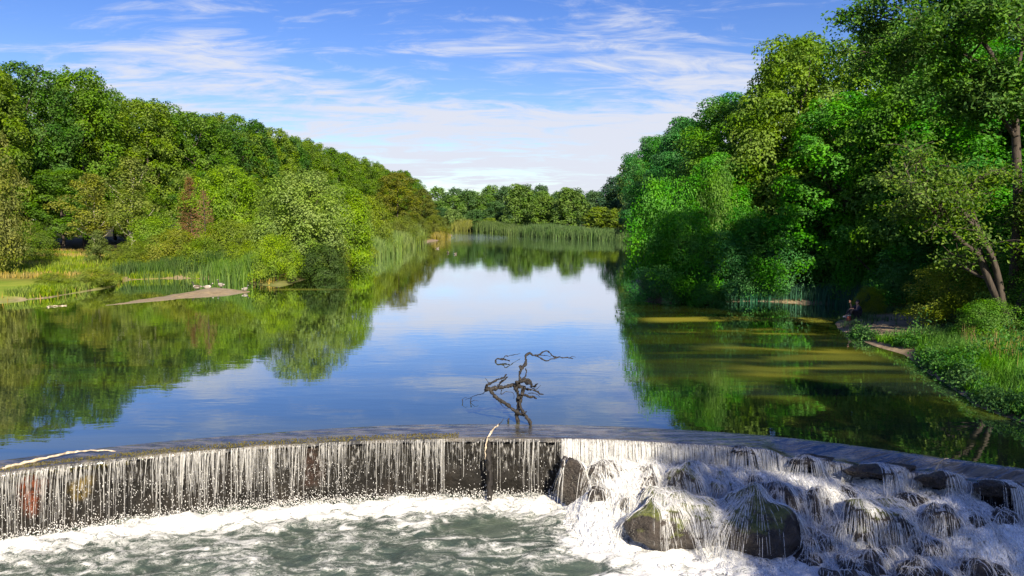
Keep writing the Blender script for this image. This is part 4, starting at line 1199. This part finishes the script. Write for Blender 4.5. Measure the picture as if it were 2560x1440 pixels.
def grass_object(name, pts, h, w, seed, colr, tint, lab, lean=0.25, seg=2, cat='grass'):
    rs = np.random.default_rng(seed)
    V, F, m_ = blades(pts, h, w, rs, lean, seg)
    o = obj(name, mesh_np(name, V, F, False, {'tint': np.repeat(np.clip(tint, 0, 1), m_)}), BLADE)
    o.color = (*colr, 1)
    tag(o, lab, cat, kind='stuff')

def scatter(n, x0, x1, y0, y1, seed, ok):
    rs = np.random.default_rng(seed)
    x = rs.uniform(x0, x1, n); y = rs.uniform(y0, y1, n)
    k = ok(x, y, rs); x, y = x[k], y[k]
    return np.stack([x, y, ground_z(x, y)], -1)

def reed_stand(path, width, n, h, w, seed, colr, lab, lean=0.22):
    n = int(n * 1.7); w = w * 0.72
    rs = np.random.default_rng(seed)
    path = np.array(path, float); L = np.cumsum(np.r_[0, np.hypot(*np.diff(path, axis=0).T)])
    t = rs.uniform(0, L[-1], n)
    c = np.stack([np.interp(t, L, path[:, 0]), np.interp(t, L, path[:, 1])], -1) + rs.normal(0, 1, (n, 2)) * width * 0.45
    hh = h * (0.62 + 0.6 * fbm(P3(c[:, 0] * 0.6, c[:, 1] * 0.6), 3, seed)) * rs.uniform(0.75, 1.1, n)
    pts = np.stack([c[:, 0], c[:, 1], np.maximum(ground_z(c[:, 0], c[:, 1]), -0.3)], -1)
    grass_object('reed_bed', pts, hh, w, seed, colr, rs.uniform(0.1, 0.9, n), lab, lean, 2, 'reeds')
reed_stand([(-33, 63), (-29, 65.5), (-25, 64.5)], 2.0, 2600, 1.7, 0.09, 1, (0.05, 0.10, 0.02), 'dark green reed bed behind the still backwater on the left')
reed_stand([(-24.5, 62), (-21.5, 59.5), (-19.6, 58.2)], 1.6, 1700, 2.2, 0.09, 2, (0.09, 0.17, 0.03), 'fresh green reeds standing behind the sandbar')
reed_stand([(-18.6, 88), (-18.3, 96), (-18.6, 108), (-19.4, 118)], 1.5, 4200, 2.9, 0.14, 3, (0.11, 0.18, 0.045), 'tall pale green reed stand on the left shore before the spit')
reed_stand([(-19.4, 122), (-19.9, 140), (-19.4, 152)], 1.8, 3000, 3.2, 0.17, 4, (0.12, 0.175, 0.045), 'second tall reed stand further along the left shore')
reed_stand([(-17.8, 176), (-18.0, 188), (-18.6, 200)], 1.4, 1400, 2.4, 0.2, 5, (0.19, 0.17, 0.04), 'yellowish reeds on the tip of the left spit')
reed_stand([(28.6, 161), (25.4, 175), (17, 193), (8.4, 214), (5, 222)], 3.6, 9000, 3.0, 0.22, 6, (0.075, 0.135, 0.045), 'long green reed bed in front of the far right shore')
reed_stand([(4, 226), (-4, 258), (-11, 291)], 3.5, 3600, 3.8, 0.28, 7, (0.07, 0.115, 0.035), 'darker reed bed along the middle of the far shore')
reed_stand([(-14, 303), (-24, 343), (-30, 368)], 4, 3200, 5.2, 0.34, 8, (0.15, 0.17, 0.04), 'pale topped reed bed at the far left end of the pond')
reed_stand([(10.5, 44.9), (14.5, 45.6), (17.4, 45.2), (19.2, 43.8), (20.4, 41.6)], 0.9, 3000, 1.1, 0.05, 9, (0.035, 0.13, 0.075), 'teal green reeds at the back of the shaded right inlet')

def sd_pond(x, y): return poly_sd(x, y, POND_POLY)
# meadow on the left bank
def ok_meadow(x, y, rs):
    s = sd_pond(x, y)
    lawn = (x < -31.0) & (y > 41) & (y < 57) & (s > 0.9)
    return (s > 0.05) & ~lawn & (fbm(P3(x * 0.25, y * 0.25), 3, 70) > rs.uniform(0.25, 0.62, len(x)))
p = scatter(60000, -72, -18, 45, 98, 71, ok_meadow)
gld = fbm(P3(p[:, 0] * 0.05, p[:, 1] * 0.22), 3, 72)
k = gld > 0.54
rs_ = np.random.default_rng(1)
grass_object('dry_grass', p[k], 0.42, 0.075, 73, (0.28, 0.22, 0.06), rs_.uniform(0.1, 0.8, k.sum()), 'golden dry grass of the left meadow', 0.35)
grass_object('meadow_grass', p[~k], 0.45, 0.075, 74, (0.13, 0.19, 0.018), rs_.uniform(0, 1, (~k).sum()), 'green meadow grass on the left bank', 0.35)
p = scatter(26000, -31.8, -26.5, 46, 63, 75, lambda x, y, rs: (sd_pond(x, y) > 0.12) & (sd_pond(x, y) < 3.2 + 1.5 * fbm(P3(x * .4, y * .4), 2, 2)))
grass_object('bank_grass', p, 0.42, 0.06, 76, (0.13, 0.2, 0.02), rs_.uniform(0, 1, len(p)), 'lush yellow green waterside grass beside the lawn on the left', 0.4)
# right bank
def ok_rb(x, y, rs):
    s = sd_pond(x, y)
    return (s > 0.15) & (s < 6.5) & (np.hypot((x - 16.6) / 2.3, (y - 33) / 4.8) > 1) & (fbm(P3(x * 0.8, y * 0.8), 3, 80) > 0.30)
p = scatter(60000, 12.3, 20, 12, 29.5, 81, ok_rb)
s_ = sd_pond(p[:, 0], p[:, 1])
grass_object('tall_grass', p, 0.28 + 0.30 * sstep(s_, 0.2, 1.5), 0.03, 82, (0.075, 0.2, 0.02), rs_.uniform(0, 1, len(p)) * 0.6 + 0.4 * fbm(P3(p[:, 0] * 0.7, p[:, 1] * 0.7), 2, 5), 'tall bright green grass on the right bank', 0.9, 2)
p = scatter(1700, 14.2, 20, 19, 29, 83, lambda x, y, rs: (sd_pond(x, y) > 1.6) & (fbm(P3(x * 0.6, y * 0.6), 2, 9) > 0.5))
grass_object('seed_grass', p, 0.8, 0.022, 84, (0.30, 0.21, 0.10), rs_.uniform(0.2, 0.9, len(p)), 'pinkish seed heads rising above the grass on the right bank', 0.3, 3)
p = scatter(9000, 14.2, 21, 29, 42, 85, lambda x, y, rs: (sd_pond(x, y) > 0.15) & (fbm(P3(x * 0.9, y * 0.9), 3, 10) > 0.52))
grass_object('short_grass', p, 0.28, 0.03, 86, (0.06, 0.13, 0.05), rs_.uniform(0, 1, len(p)), 'sparse short grass on the grey dirt bank at the right', 0.6)
# leafy plants trailing into the water at the foot of the right bank
rs_ = np.random.default_rng(88)
n = 34000
t = rs_.uniform(14, 32, n); e = np.array([(12.6, 13), (12.6, 17.7), (12.4, 19.3), (12.9, 20.9), (13.7, 24.3), (14.6, 26.8), (14.4, 30.4), (14.9, 33.5)])
off_ = np.where(rs_.uniform(0, 1, n) < 0.4, rs_.normal(0.35, 0.2, n), rs_.uniform(0.4, 4.5, n))
x = np.interp(t, e[:, 1], e[:, 0]) + off_
cl = fbm(P3(t * 0.9, x * 0.9), 3, 12); kk = (cl > np.where(off_ > 0.6, 0.50, 0.40)) & ((t < 28.5) | (off_ < 0.5))
x, t, cl, off_ = x[kk], t[kk], cl[kk], off_[kk]
pp = np.stack([x, t, np.maximum(ground_z(x, t), 0.0) + np.abs(rs_.normal(0, 0.16, len(x))) + rs_.uniform(0, 1, len(x)) * sstep(off_, 0.2, 1.0) * (cl - 0.45) * 4.0], -1)
V, F, T = leaves(pp, unit(rs_.normal(0, 0.6, (len(pp), 3)) + [-0.4, -0.3, 0.8]), 0.10, rs_)
o = obj('bank_plants', mesh_np('bank_plants', V, F, False, {'tint': T}), LEAF); o.color = (0.05, 0.15, 0.028, 1)
tag(o, 'low leafy plants growing through the grass and trailing into the water on the right bank', 'plants', kind='stuff')
# ------------------------------------------------------------------ driftwood
def at3(px, py, Y):
    u, v = (px - 1280) / FPX, (720 - py) / FPX
    dy = math.cos(PITCH) + v * math.sin(PITCH); dz = -math.sin(PITCH) + v * math.cos(PITCH)
    t = Y / dy
    return np.array([u * t, Y, CAM_H + dz * t])
def snag_pt(c, Y): return at3(1100 + c[0] / 4.8, 850 + c[1] / 4.8, Y)

def wood_thing(name, lab, loc, pieces, thin=0.72):
    """pieces: (part name, world points, r0, r1, material)"""
    root = empty(name, loc); tag(root, lab, 'driftwood')
    for i, (nm, pts, r0, r1, mt) in enumerate(pieces):
        v, f = tube_path(np.array(pts) - np.array(loc), r0 * thin, r1 * thin, 9, 8, 0.3, i + 7)
        v = v + (np.stack([fbm(v * 14 + k * 9 + np.array(loc), 3, k) for k in range(3)], -1) - 0.5) * r0 * 1.5
        obj(nm, mesh_np(nm, v, f, True), mt or DRIFT, root)
    return root
def S(lst, Y0, Y1=None):
    Y1 = Y0 if Y1 is None else Y1
    return [snag_pt(c, Y0 + (Y1 - Y0) * i / max(1, len(lst) - 1)) for i, c in enumerate(lst)]
b0 = snag_pt((935, 1035), 17.85)
wood_thing('dead_snag', 'dark gnarled dead snag stuck on the dam crest in midstream', (b0[0], 17.85, -0.15), [
    ('trunk', [b0 + np.array([0, 0, -0.25])] + S([(935, 1035), (930, 900), (942, 760), (925, 640), (935, 550), (968, 470), (952, 425), (976, 370), (965, 300)], 17.85, 18.1), 0.075, 0.03, None),
    ('trunk', [snag_pt((1085, 1012), 17.6) + np.array([0, 0, -0.25])] + S([(1085, 1012), (1020, 900), (965, 800), (975, 690), (1000, 560)], 17.6, 18.0), 0.055, 0.05, None),
    ('branch', S([(1010, 905), (900, 850), (790, 765), (690, 700), (622, 630), (560, 590)], 17.8, 17.5), 0.045, 0.065, None),
    ('branch', S([(555, 595), (650, 580), (760, 560), (900, 545), (965, 560)], 17.5, 18.0), 0.065, 0.045, None),
    ('branch', S([(565, 590), (562, 540), (640, 500), (720, 465), (770, 455), (782, 415)], 17.5, 17.4), 0.045, 0.03, None),
    ('branch', S([(700, 550), (745, 500), (785, 470), (820, 440)], 17.6, 17.5), 0.04, 0.015, None),
    ('branch', S([(925, 545), (1050, 590), (1150, 612), (1245, 655)], 17.95, 18.3), 0.065, 0.012, None),
    ('branch', S([(950, 495), (1060, 515), (1125, 560), (1165, 515)], 17.95, 17.6), 0.06, 0.012, None),
    ('branch', S([(985, 650), (1070, 682), (1120, 680), (1145, 700)], 17.9, 17.7), 0.045, 0.02, None),
    ('branch', S([(940, 500), (1030, 478), (1085, 500), (1100, 560)], 17.95, 18.2), 0.05, 0.03, None),
    ('branch', S([(990, 470), (1032, 420), (1030, 340)], 18.0, 18.3), 0.03, 0.016, None),
    ('branch', S([(968, 360), (1000, 310), (1035, 280), (1032, 205), (1062, 160), (1160, 185), (1272, 130), (1362, 196), (1480, 210), (1600, 218)], 18.1, 18.9), 0.05, 0.012, None),
    ('branch', S([(1150, 185), (1200, 215), (1270, 250), (1340, 230), (1430, 206)], 18.4, 18.7), 0.03, 0.012, None),  # lower half of the loop: the branch's water reflection, shaped as wood
    ('twig', S([(1200, 180), (1260, 185), (1330, 200)], 18.5, 18.3), 0.016, 0.008, None),
    ('twig', S([(1560, 215), (1590, 195), (1625, 208)], 18.85), 0.012, 0.006, None),
    ('stub', S([(930, 620), (900, 560), (925, 500)], 17.85, 17.7), 0.07, 0.05, None),
    ('stub', S([(945, 700), (985, 640), (1010, 560)], 17.8, 17.7), 0.06, 0.045, None),
    ('twig', S([(1080, 560), (1150, 590), (1210, 540)], 17.9, 17.6), 0.016, 0.005, None),
    ('twig', S([(1060, 640), (1130, 640), (1200, 680)], 17.9, 17.8), 0.02, 0.006, None),
    ('twig', S([(700, 720), (760, 800), (830, 830)], 17.6, 17.4), 0.014, 0.005, None),
    ('twig', S([(600, 540), (560, 480), (540, 455)], 17.5), 0.014, 0.004, None),
    ('twig', S([(740, 600), (735, 650), (790, 620), (880, 640), (885, 710)], 17.6, 17.9), 0.014, 0.006, None),
    ('twig', S([(1040, 860), (1020, 870), (985, 880)], 17.6), 0.03, 0.02, None),
    ('twig', S([(560, 560), (520, 640), (440, 660), (370, 690), (300, 720)], 17.5, 18.6), 0.014, 0.006, None)])
b2 = snag_pt((700, 235), 25.75)
wood_thing('sunken_branch', 'small crooked branch in the water left behind the dead snag', (b2[0], 25.75, -0.1), [
    ('branch', [snag_pt((665, 262), 25.75), snag_pt((690, 222), 25.75), snag_pt((750, 228), 25.7), snag_pt((790, 190), 25.7), snag_pt((830, 190), 25.9), snag_pt((960, 160), 26.8)], 0.045, 0.012, None),
    ('branch', [snag_pt((740, 225), 25.7), snag_pt((780, 235), 25.7), snag_pt((840, 250), 25.5)], 0.045, 0.02, None)])
b3 = snag_pt((370, 780), 19.9)
wood_thing('twig_cluster', 'few thin twigs with leaf clots poking from the water left of the snag', (b3[0], 19.9, -0.1), [
    ('twig', [snag_pt((370, 800), 19.9), snag_pt((366, 740), 19.9), snag_pt((372, 695), 19.9)], 0.016, 0.02, None),
    ('twig', [snag_pt((268, 800), 19.9), snag_pt((272, 750), 19.9), snag_pt((266, 712), 19.9)], 0.010, 0.018, None),
    ('twig', [snag_pt((372, 740), 19.9), snag_pt((420, 722), 19.8), snag_pt((460, 735), 19.8)], 0.008, 0.004, None),
    ('twig', [snag_pt((266, 715), 19.9), snag_pt((300, 690), 19.9), snag_pt((330, 700), 19.9)], 0.008, 0.004, None)])
wood_thing('driftwood_log', 'dark wet log hanging down the dam face with a bleached curved tip', (-0.52, 16.6, -1.5), [
    ('log', [(-0.50, 16.45, -1.62), (-0.52, 16.5, -1.0), (-0.54, 16.56, -0.45), (-0.53, 16.66, -0.1)], 0.085, 0.06, None),
    ('bleached_tip', [(-0.60, 16.58, -0.5), (-0.60, 16.62, -0.2), (-0.54, 16.72, 0.0), (-0.42, 17.0, 0.1), (-0.30, 17.3, 0.13)], 0.034, 0.026, BLEACH),
    ('twig', [(-0.45, 17.0, 0.09), (-0.28, 17.3, 0.15), (-0.2, 17.5, 0.2)], 0.02, 0.006, None)])
wood_thing('bleached_log', 'bleached pale driftwood lying on the left end of the crest', (-9.6, 15.2, -0.05), [
    ('log', [(-10.35, 14.72, -0.06), (-9.9, 15.05, 0.0), (-9.45, 15.32, 0.05), (-9.05, 15.5, 0.05), (-8.6, 15.66, 0.0)], 0.045, 0.014, BLEACH),
    ('twig', [(-10.6, 14.5, -0.07), (-10.35, 14.7, -0.05), (-10.0, 14.98, 0.0)], 0.02, 0.02, BLEACH)])
wood_thing('bleached_twig', 'curved bleached twig caught on the right end of the crest', (8.75, 14.7, -0.2), [
    ('twig', [(8.62, 14.68, -0.25), (8.72, 14.75, -0.05), (8.86, 14.85, 0.06), (9.05, 14.95, 0.06)], 0.03, 0.012, BLEACH)])
wood_thing('floating_stick', 'pale stick floating in the shallows by the left bank', (-26.6, 42.2, -0.02), [
    ('stick', [(-26.35, 41.8, 0.0), (-26.6, 42.2, 0.03), (-25.9, 42.7, 0.02)], 0.05, 0.03, BLEACH)])
b = (at3(1270, 1056, 17.9))
wood_thing('stump', 'small dark stub in the water just left of the snag foot', (b[0], 17.95, -0.2), [
    ('stub', [(b[0], 17.95, -0.3), (b[0], 17.95, -0.05), (b[0] + 0.02, 17.95, 0.09)], 0.045, 0.03, None)])

# ------------------------------------------------------------------ water birds
m = Mat('plumage'); m.set(Base_Color=m.attr('hue', False), Roughness=0.8); PLUME = m.m
BILL = plain('bill', (0.05, 0.045, 0.04), 0.5)
def sweep(path, rad, cols, sides=10):
    P = np.array(path, float); rd = np.array(rad, float); C = np.array(cols, float)
    t0 = np.linspace(0, 1, len(P)); t1 = np.linspace(0, 1, len(P) * 3)
    P = np.stack([np.interp(t1, t0, P[:, k]) for k in range(3)], -1); C = np.stack([np.interp(t1, t0, C[:, k]) for k in range(3)], -1); rd = np.interp(t1, t0, rd)
    v, f = tubes(P[None], rd[None], sides, cap=True)
    return v, f, np.repeat(C, sides, 0)
def bird(name, loc, rz, s, lab, swim=False, rest=False, tone=0):
    root = empty(name, loc, rz); tag(root, lab, 'bird', 'ducks far out on the pond' if swim else 'geese on the sandbar')
    br, wt, bk = (0.12, 0.09, 0.065), (0.5, 0.47, 0.42), (0.02, 0.02, 0.02)
    if tone == 1: br = (0.28, 0.26, 0.23)
    z = 0.02 if swim else (0.07 if rest else 0.16)
    nk = 0.0 if not rest else -0.07
    path = [(-0.36, 0, z + 0.16), (-0.26, 0, z + 0.14), (-0.12, 0, z + 0.12), (0.05, 0, z + 0.12), (0.17, 0, z + 0.15), (0.24, 0, z + 0.24 + nk * 0.5), (0.27, 0, z + 0.36 + nk), (0.29, 0, z + 0.43 + nk), (0.35, 0, z + 0.44 + nk), (0.39, 0, z + 0.43 + nk)]
    rad = [0.02, 0.075, 0.13, 0.14, 0.10, 0.045, 0.034, 0.042, 0.04, 0.015]
    cols = [wt, bk, br, br, wt, bk, bk, bk, wt if tone == 1 else bk, bk]
    v, f, c = sweep(path, rad, cols)
    c = np.where((v[:, 2:3] < z + 0.08) & (v[:, 0:1] < 0.2), np.array(wt), c)
    o = obj('body', mesh_np('bird_body', v, f, True, {'hue': c}), PLUME, root); o.scale = (s, s, s)
    v, f = tube_path([(0.38, 0, z + 0.43 + nk), (0.43, 0, z + 0.42 + nk), (0.46, 0, z + 0.415 + nk)], 0.018, 0.006, 6, 2)
    o = obj('bill', mesh_np('bill', v, f, True), BILL, root); o.scale = (s, s, s)
    for sy in (-1, 1):
        v, f = tube_path([(0.1, 0.10 * sy, z + 0.15), (-0.1, 0.125 * sy, z + 0.15), (-0.34, 0.05 * sy, z + 0.17)], 0.06, 0.012, 6, 3)
        o = obj('wing', mesh_np('wing', v, f, True, {'hue': np.repeat([br], len(v), 0)}), PLUME, root); o.scale = (s, s, s)
    if not swim and not rest:
        for sy in (-1, 1):
            v, f = tube_path([(0, 0.06 * sy, z + 0.04), (0.01, 0.06 * sy, 0.03), (0.01, 0.06 * sy, 0.004), (0.08, 0.07 * sy, 0.006)], 0.014, 0.016, 5, 2)
            o = obj('leg', mesh_np('leg', v, f, True), BILL, root); o.scale = (s, s, s)
for (x, y, rz, s, tn, rest, lab) in [(-22.0, 51.4, 3.0, 1.0, 0, 0, 'black and white goose leftmost on the sandbar'), (-21.4, 51.8, 0.3, 0.95, 1, 1, 'pale goose resting, second from the left on the sandbar'),
                                     (-20.9, 52.9, 2.6, 1.05, 1, 0, 'grey goose standing upright behind the others on the sandbar'), (-18.45, 50.9, 1.2, 0.9, 1, 1, 'pale bird at the right end of the sandbar by the water')]:
    bird('goose', (x, y, bar_z(x, y) - 0.005), rz, s, lab, False, rest, tn)
for (px, py, Y, rz, lab) in [(1094, 620, 126, 0.5, 'dark duck nearest the left reeds on the pond'), (1120, 630, 110, 2.0, 'duck in the middle of the three on the far water'), (1139, 634, 106, 1.0, 'rightmost of the three ducks on the far water')]:
    p = at3(px, py, Y)
    bird('duck', (p[0], Y, -0.03), rz, 0.95, lab, True, True, 0)

# ------------------------------------------------------------------ person sitting on the bank
def skin_mesh(name, verts, edges, radii, root_i, sub=2):
    me = bpy.data.meshes.new(name); me.from_pydata([tuple(v) for v in verts], edges, [])
    o = bpy.data.objects.new(name, me); col.objects.link(o)
    md = o.modifiers.new('skin', 'SKIN'); md.use_smooth_shade = True
    for i, r in enumerate(radii):
        sv = me.skin_vertices[0].data[i]; sv.radius = (r, r) if not isinstance(r, tuple) else r; sv.use_root = (i == root_i)
    s = o.modifiers.new('sub', 'SUBSURF'); s.levels = s.render_levels = sub
    dg = bpy.context.evaluated_depsgraph_get()
    ev = o.evaluated_get(dg); out = bpy.data.meshes.new_from_object(ev)
    bpy.data.objects.remove(o); out.name = name
    for p in out.polygons: p.use_smooth = True
    return out
def build_person():
    x, y = 16.55, 35.0
    root = empty('person', (x, y, gz(x, y)), R(180))       # faces the pond (local +x)
    tag(root, 'person in dark clothes sitting on the grey bank with one forearm raised', 'person')
    SKIN = plain('skin', (0.45, 0.26, 0.19), 0.6, 0.08); JACK = plain('navy_jacket', (0.018, 0.02, 0.035), 0.85, 0.3, 60)
    TRO = plain('dark_trousers', (0.02, 0.018, 0.025), 0.85, 0.3, 60); HAIR = plain('dark_hair', (0.02, 0.014, 0.01), 0.6); SHOE = plain('pale_shoe', (0.55, 0.53, 0.55), 0.6)
    # joints (sitting on the ground, knees drawn up)
    pel, chest, neck, head = (0, 0, 0.13), (0.04, 0, 0.42), (0.07, 0, 0.60), (0.11, 0, 0.74)
    knL, knR = (0.38, 0.13, 0.46), (0.40, -0.13, 0.44); anL, anR = (0.52, 0.12, 0.09), (0.56, -0.13, 0.09)
    shL, shR = (0.05, 0.19, 0.54), (0.05, -0.19, 0.54); elL, elR = (0.22, 0.25, 0.36), (0.27, -0.22, 0.46)
    wrL, wrR = (0.40, 0.14, 0.49), (0.36, -0.17, 0.70)
    V = [pel, chest, neck, head, (0.115, 0, 0.82), shL, elL, wrL, shR, elR, wrR, (0.05, 0.09, 0.12), knL, anL, (0.05, -0.09, 0.12), knR, anR, (0.64, 0.13, 0.045), (0.68, -0.14, 0.045)]
    E = [(0, 1), (1, 2), (2, 3), (3, 4), (1, 5), (5, 6), (6, 7), (1, 8), (8, 9), (9, 10), (0, 11), (11, 12), (12, 13), (0, 14), (14, 15), (15, 16), (13, 17), (16, 18)]
    Rr = [0.13, 0.14, 0.05, 0.085, 0.06, 0.06, 0.042, 0.028, 0.06, 0.042, 0.028, 0.085, 0.058, 0.04, 0.085, 0.058, 0.04, 0.03, 0.03]
    fing = []
    body = skin_mesh('body', V, E, Rr, 0)
    obj('body', body, SKIN, root)
    for (w, d, nm) in ((wrL, (0.7, -0.4, -0.2), 'hand'), (wrR, (0.25, 0.1, 1.0), 'hand')):
        w = np.array(w); d = unit(np.array(d)); sd = unit(np.cross(d, [0.2, 0.9, 0.3])); pts = []
        parts = [tube_path([w, w + d * 0.05, w + d * 0.09], 0.028, 0.032, 8, 3)]
        for q in range(4):
            s = w + d * 0.085 + sd * (q - 1.5) * 0.017; L = (0.06, 0.072, 0.068, 0.05)[q]
            parts.append(tube_path([s, s + d * L * 0.55, s + d * L * 0.9 + np.cross(d, sd) * L * 0.35], 0.0085, 0.006, 5, 2))
        s = w + d * 0.03 - sd * 0.028
        parts.append(tube_path([s, s + d * 0.03 - sd * 0.022, s + d * 0.06 - sd * 0.026], 0.010, 0.007, 5, 2))
        v, f = join(parts); obj(nm, mesh_np(nm, v, f, True), SKIN, root)
    J = [pel, chest, (0.06, 0, 0.56), shL, elL, tuple(np.array(elL) * 0.25 + np.array(wrL) * 0.75), shR, elR, tuple(np.array(elR) * 0.6 + np.array(wrR) * 0.4)]
    obj('jacket', skin_mesh('jacket', J, [(0, 1), (1, 2), (1, 3), (3, 4), (4, 5), (1, 6), (6, 7), (7, 8)], [0.165, 0.17, 0.075, 0.085, 0.062, 0.05, 0.085, 0.062, 0.055], 0), JACK, root)
    T = [(0, 0, 0.12), (0.06, 0.1, 0.12), knL, (0.50, 0.12, 0.14), (0.06, -0.1, 0.12), knR, (0.545, -0.13, 0.14)]
    obj('trousers', skin_mesh('trousers', T, [(0, 1), (1, 2), (2, 3), (0, 4), (4, 5), (5, 6)], [0.15, 0.10, 0.075, 0.06, 0.10, 0.075, 0.06], 0), TRO, root)
    for a, b in ((anL, (0.66, 0.13, 0.045)), (anR, (0.70, -0.14, 0.045))):
        v, f = tube_path([(a[0] - 0.03, a[1], 0.05), (a[0] + 0.05, a[1], 0.055), b], 0.05, 0.035, 8, 3); obj('shoe', mesh_np('shoe', v, f, True), SHOE, root)
    hv = ICO_V[ICO_V[:, 2] > -9] * [0.105, 0.092, 0.12] + np.array([0.095, 0, 0.785])
    keep = ~((ICO_V[:, 0] > 0.35) & (ICO_V[:, 2] < 0.45)) & (ICO_V[:, 2] > -0.75)
    F = ICO_F[keep[ICO_F].all(1)]; used = np.unique(F); mp = np.zeros(len(hv), int); mp[used] = np.arange(len(used))
    obj('hair', mesh_np('hair', hv[used], mp[F], True), HAIR, root)
    v, f = join([tube_path([(0.185, 0, 0.775), (0.212, 0, 0.755), (0.2, 0, 0.742)], 0.012, 0.014, 6, 2)]); obj('nose', mesh_np('nose', v, f, True), SKIN, root)
    for sy in (-1, 1):
        v, f = tube_path([(0.186, 0.034 * sy, 0.782), (0.192, 0.034 * sy, 0.782)], 0.010, 0.010, 6, 1); obj('eye', mesh_np('eye', v, f, True), HAIR, root)
        v, f = tube_path([(0.10, 0.088 * sy, 0.80), (0.095, 0.098 * sy, 0.775), (0.10, 0.09 * sy, 0.75)], 0.013, 0.01, 6, 2); obj('ear', mesh_np('ear', v, f, True), SKIN, root)
    v, f = tube_path([(0.178, -0.025, 0.718), (0.19, 0, 0.716), (0.178, 0.025, 0.718)], 0.007, 0.007, 5, 2); obj('mouth', mesh_np('mouth', v, f, True), plain('lip', (0.3, 0.1, 0.09), 0.6), root)
build_person()
def build_bag():
    x, y = 15.95, 34.75
    root = empty('shoulder_bag', (x, y, gz(x, y) - 0.01), R(20)); tag(root, 'small reddish bag with pale flap on the ground at the feet of the person', 'bag')
    bm = bmesh.new(); bmesh.ops.create_cube(bm, size=1)
    bmesh.ops.scale(bm, vec=(0.26, 0.16, 0.26), verts=bm.verts); bmesh.ops.translate(bm, vec=(0, 0, 0.13), verts=bm.verts)
    for v in bm.verts:
        if v.co.z > 0.2: v.co.x *= 0.8; v.co.y *= 0.6
    bmesh.ops.bevel(bm, geom=list(bm.edges), offset=0.03, segments=3, affect='EDGES')
    me = bpy.data.meshes.new('bag_body'); bm.to_mesh(me); bm.free()
    obj('bag_body', me, plain('bag_cloth', (0.22, 0.06, 0.05), 0.85), root)
    bm = bmesh.new(); bmesh.ops.create_cube(bm, size=1)
    bmesh.ops.scale(bm, vec=(0.22, 0.12, 0.05), verts=bm.verts); bmesh.ops.translate(bm, vec=(0, 0, 0.262), verts=bm.verts)
    bmesh.ops.bevel(bm, geom=list(bm.edges), offset=0.02, segments=2, affect='EDGES')
    me = bpy.data.meshes.new('flap'); bm.to_mesh(me); bm.free()
    obj('flap', me, plain('flap_cloth', (0.5, 0.47, 0.45), 0.85), root)
    v, f = tube_path([(-0.1, 0, 0.26), (-0.06, 0, 0.36), (0.06, 0, 0.36), (0.1, 0, 0.26)], 0.012, 0.012, 6, 4); obj('strap', mesh_np('strap', v, f, True), plain('strap_cloth', (0.03, 0.03, 0.04)), root)
build_bag()
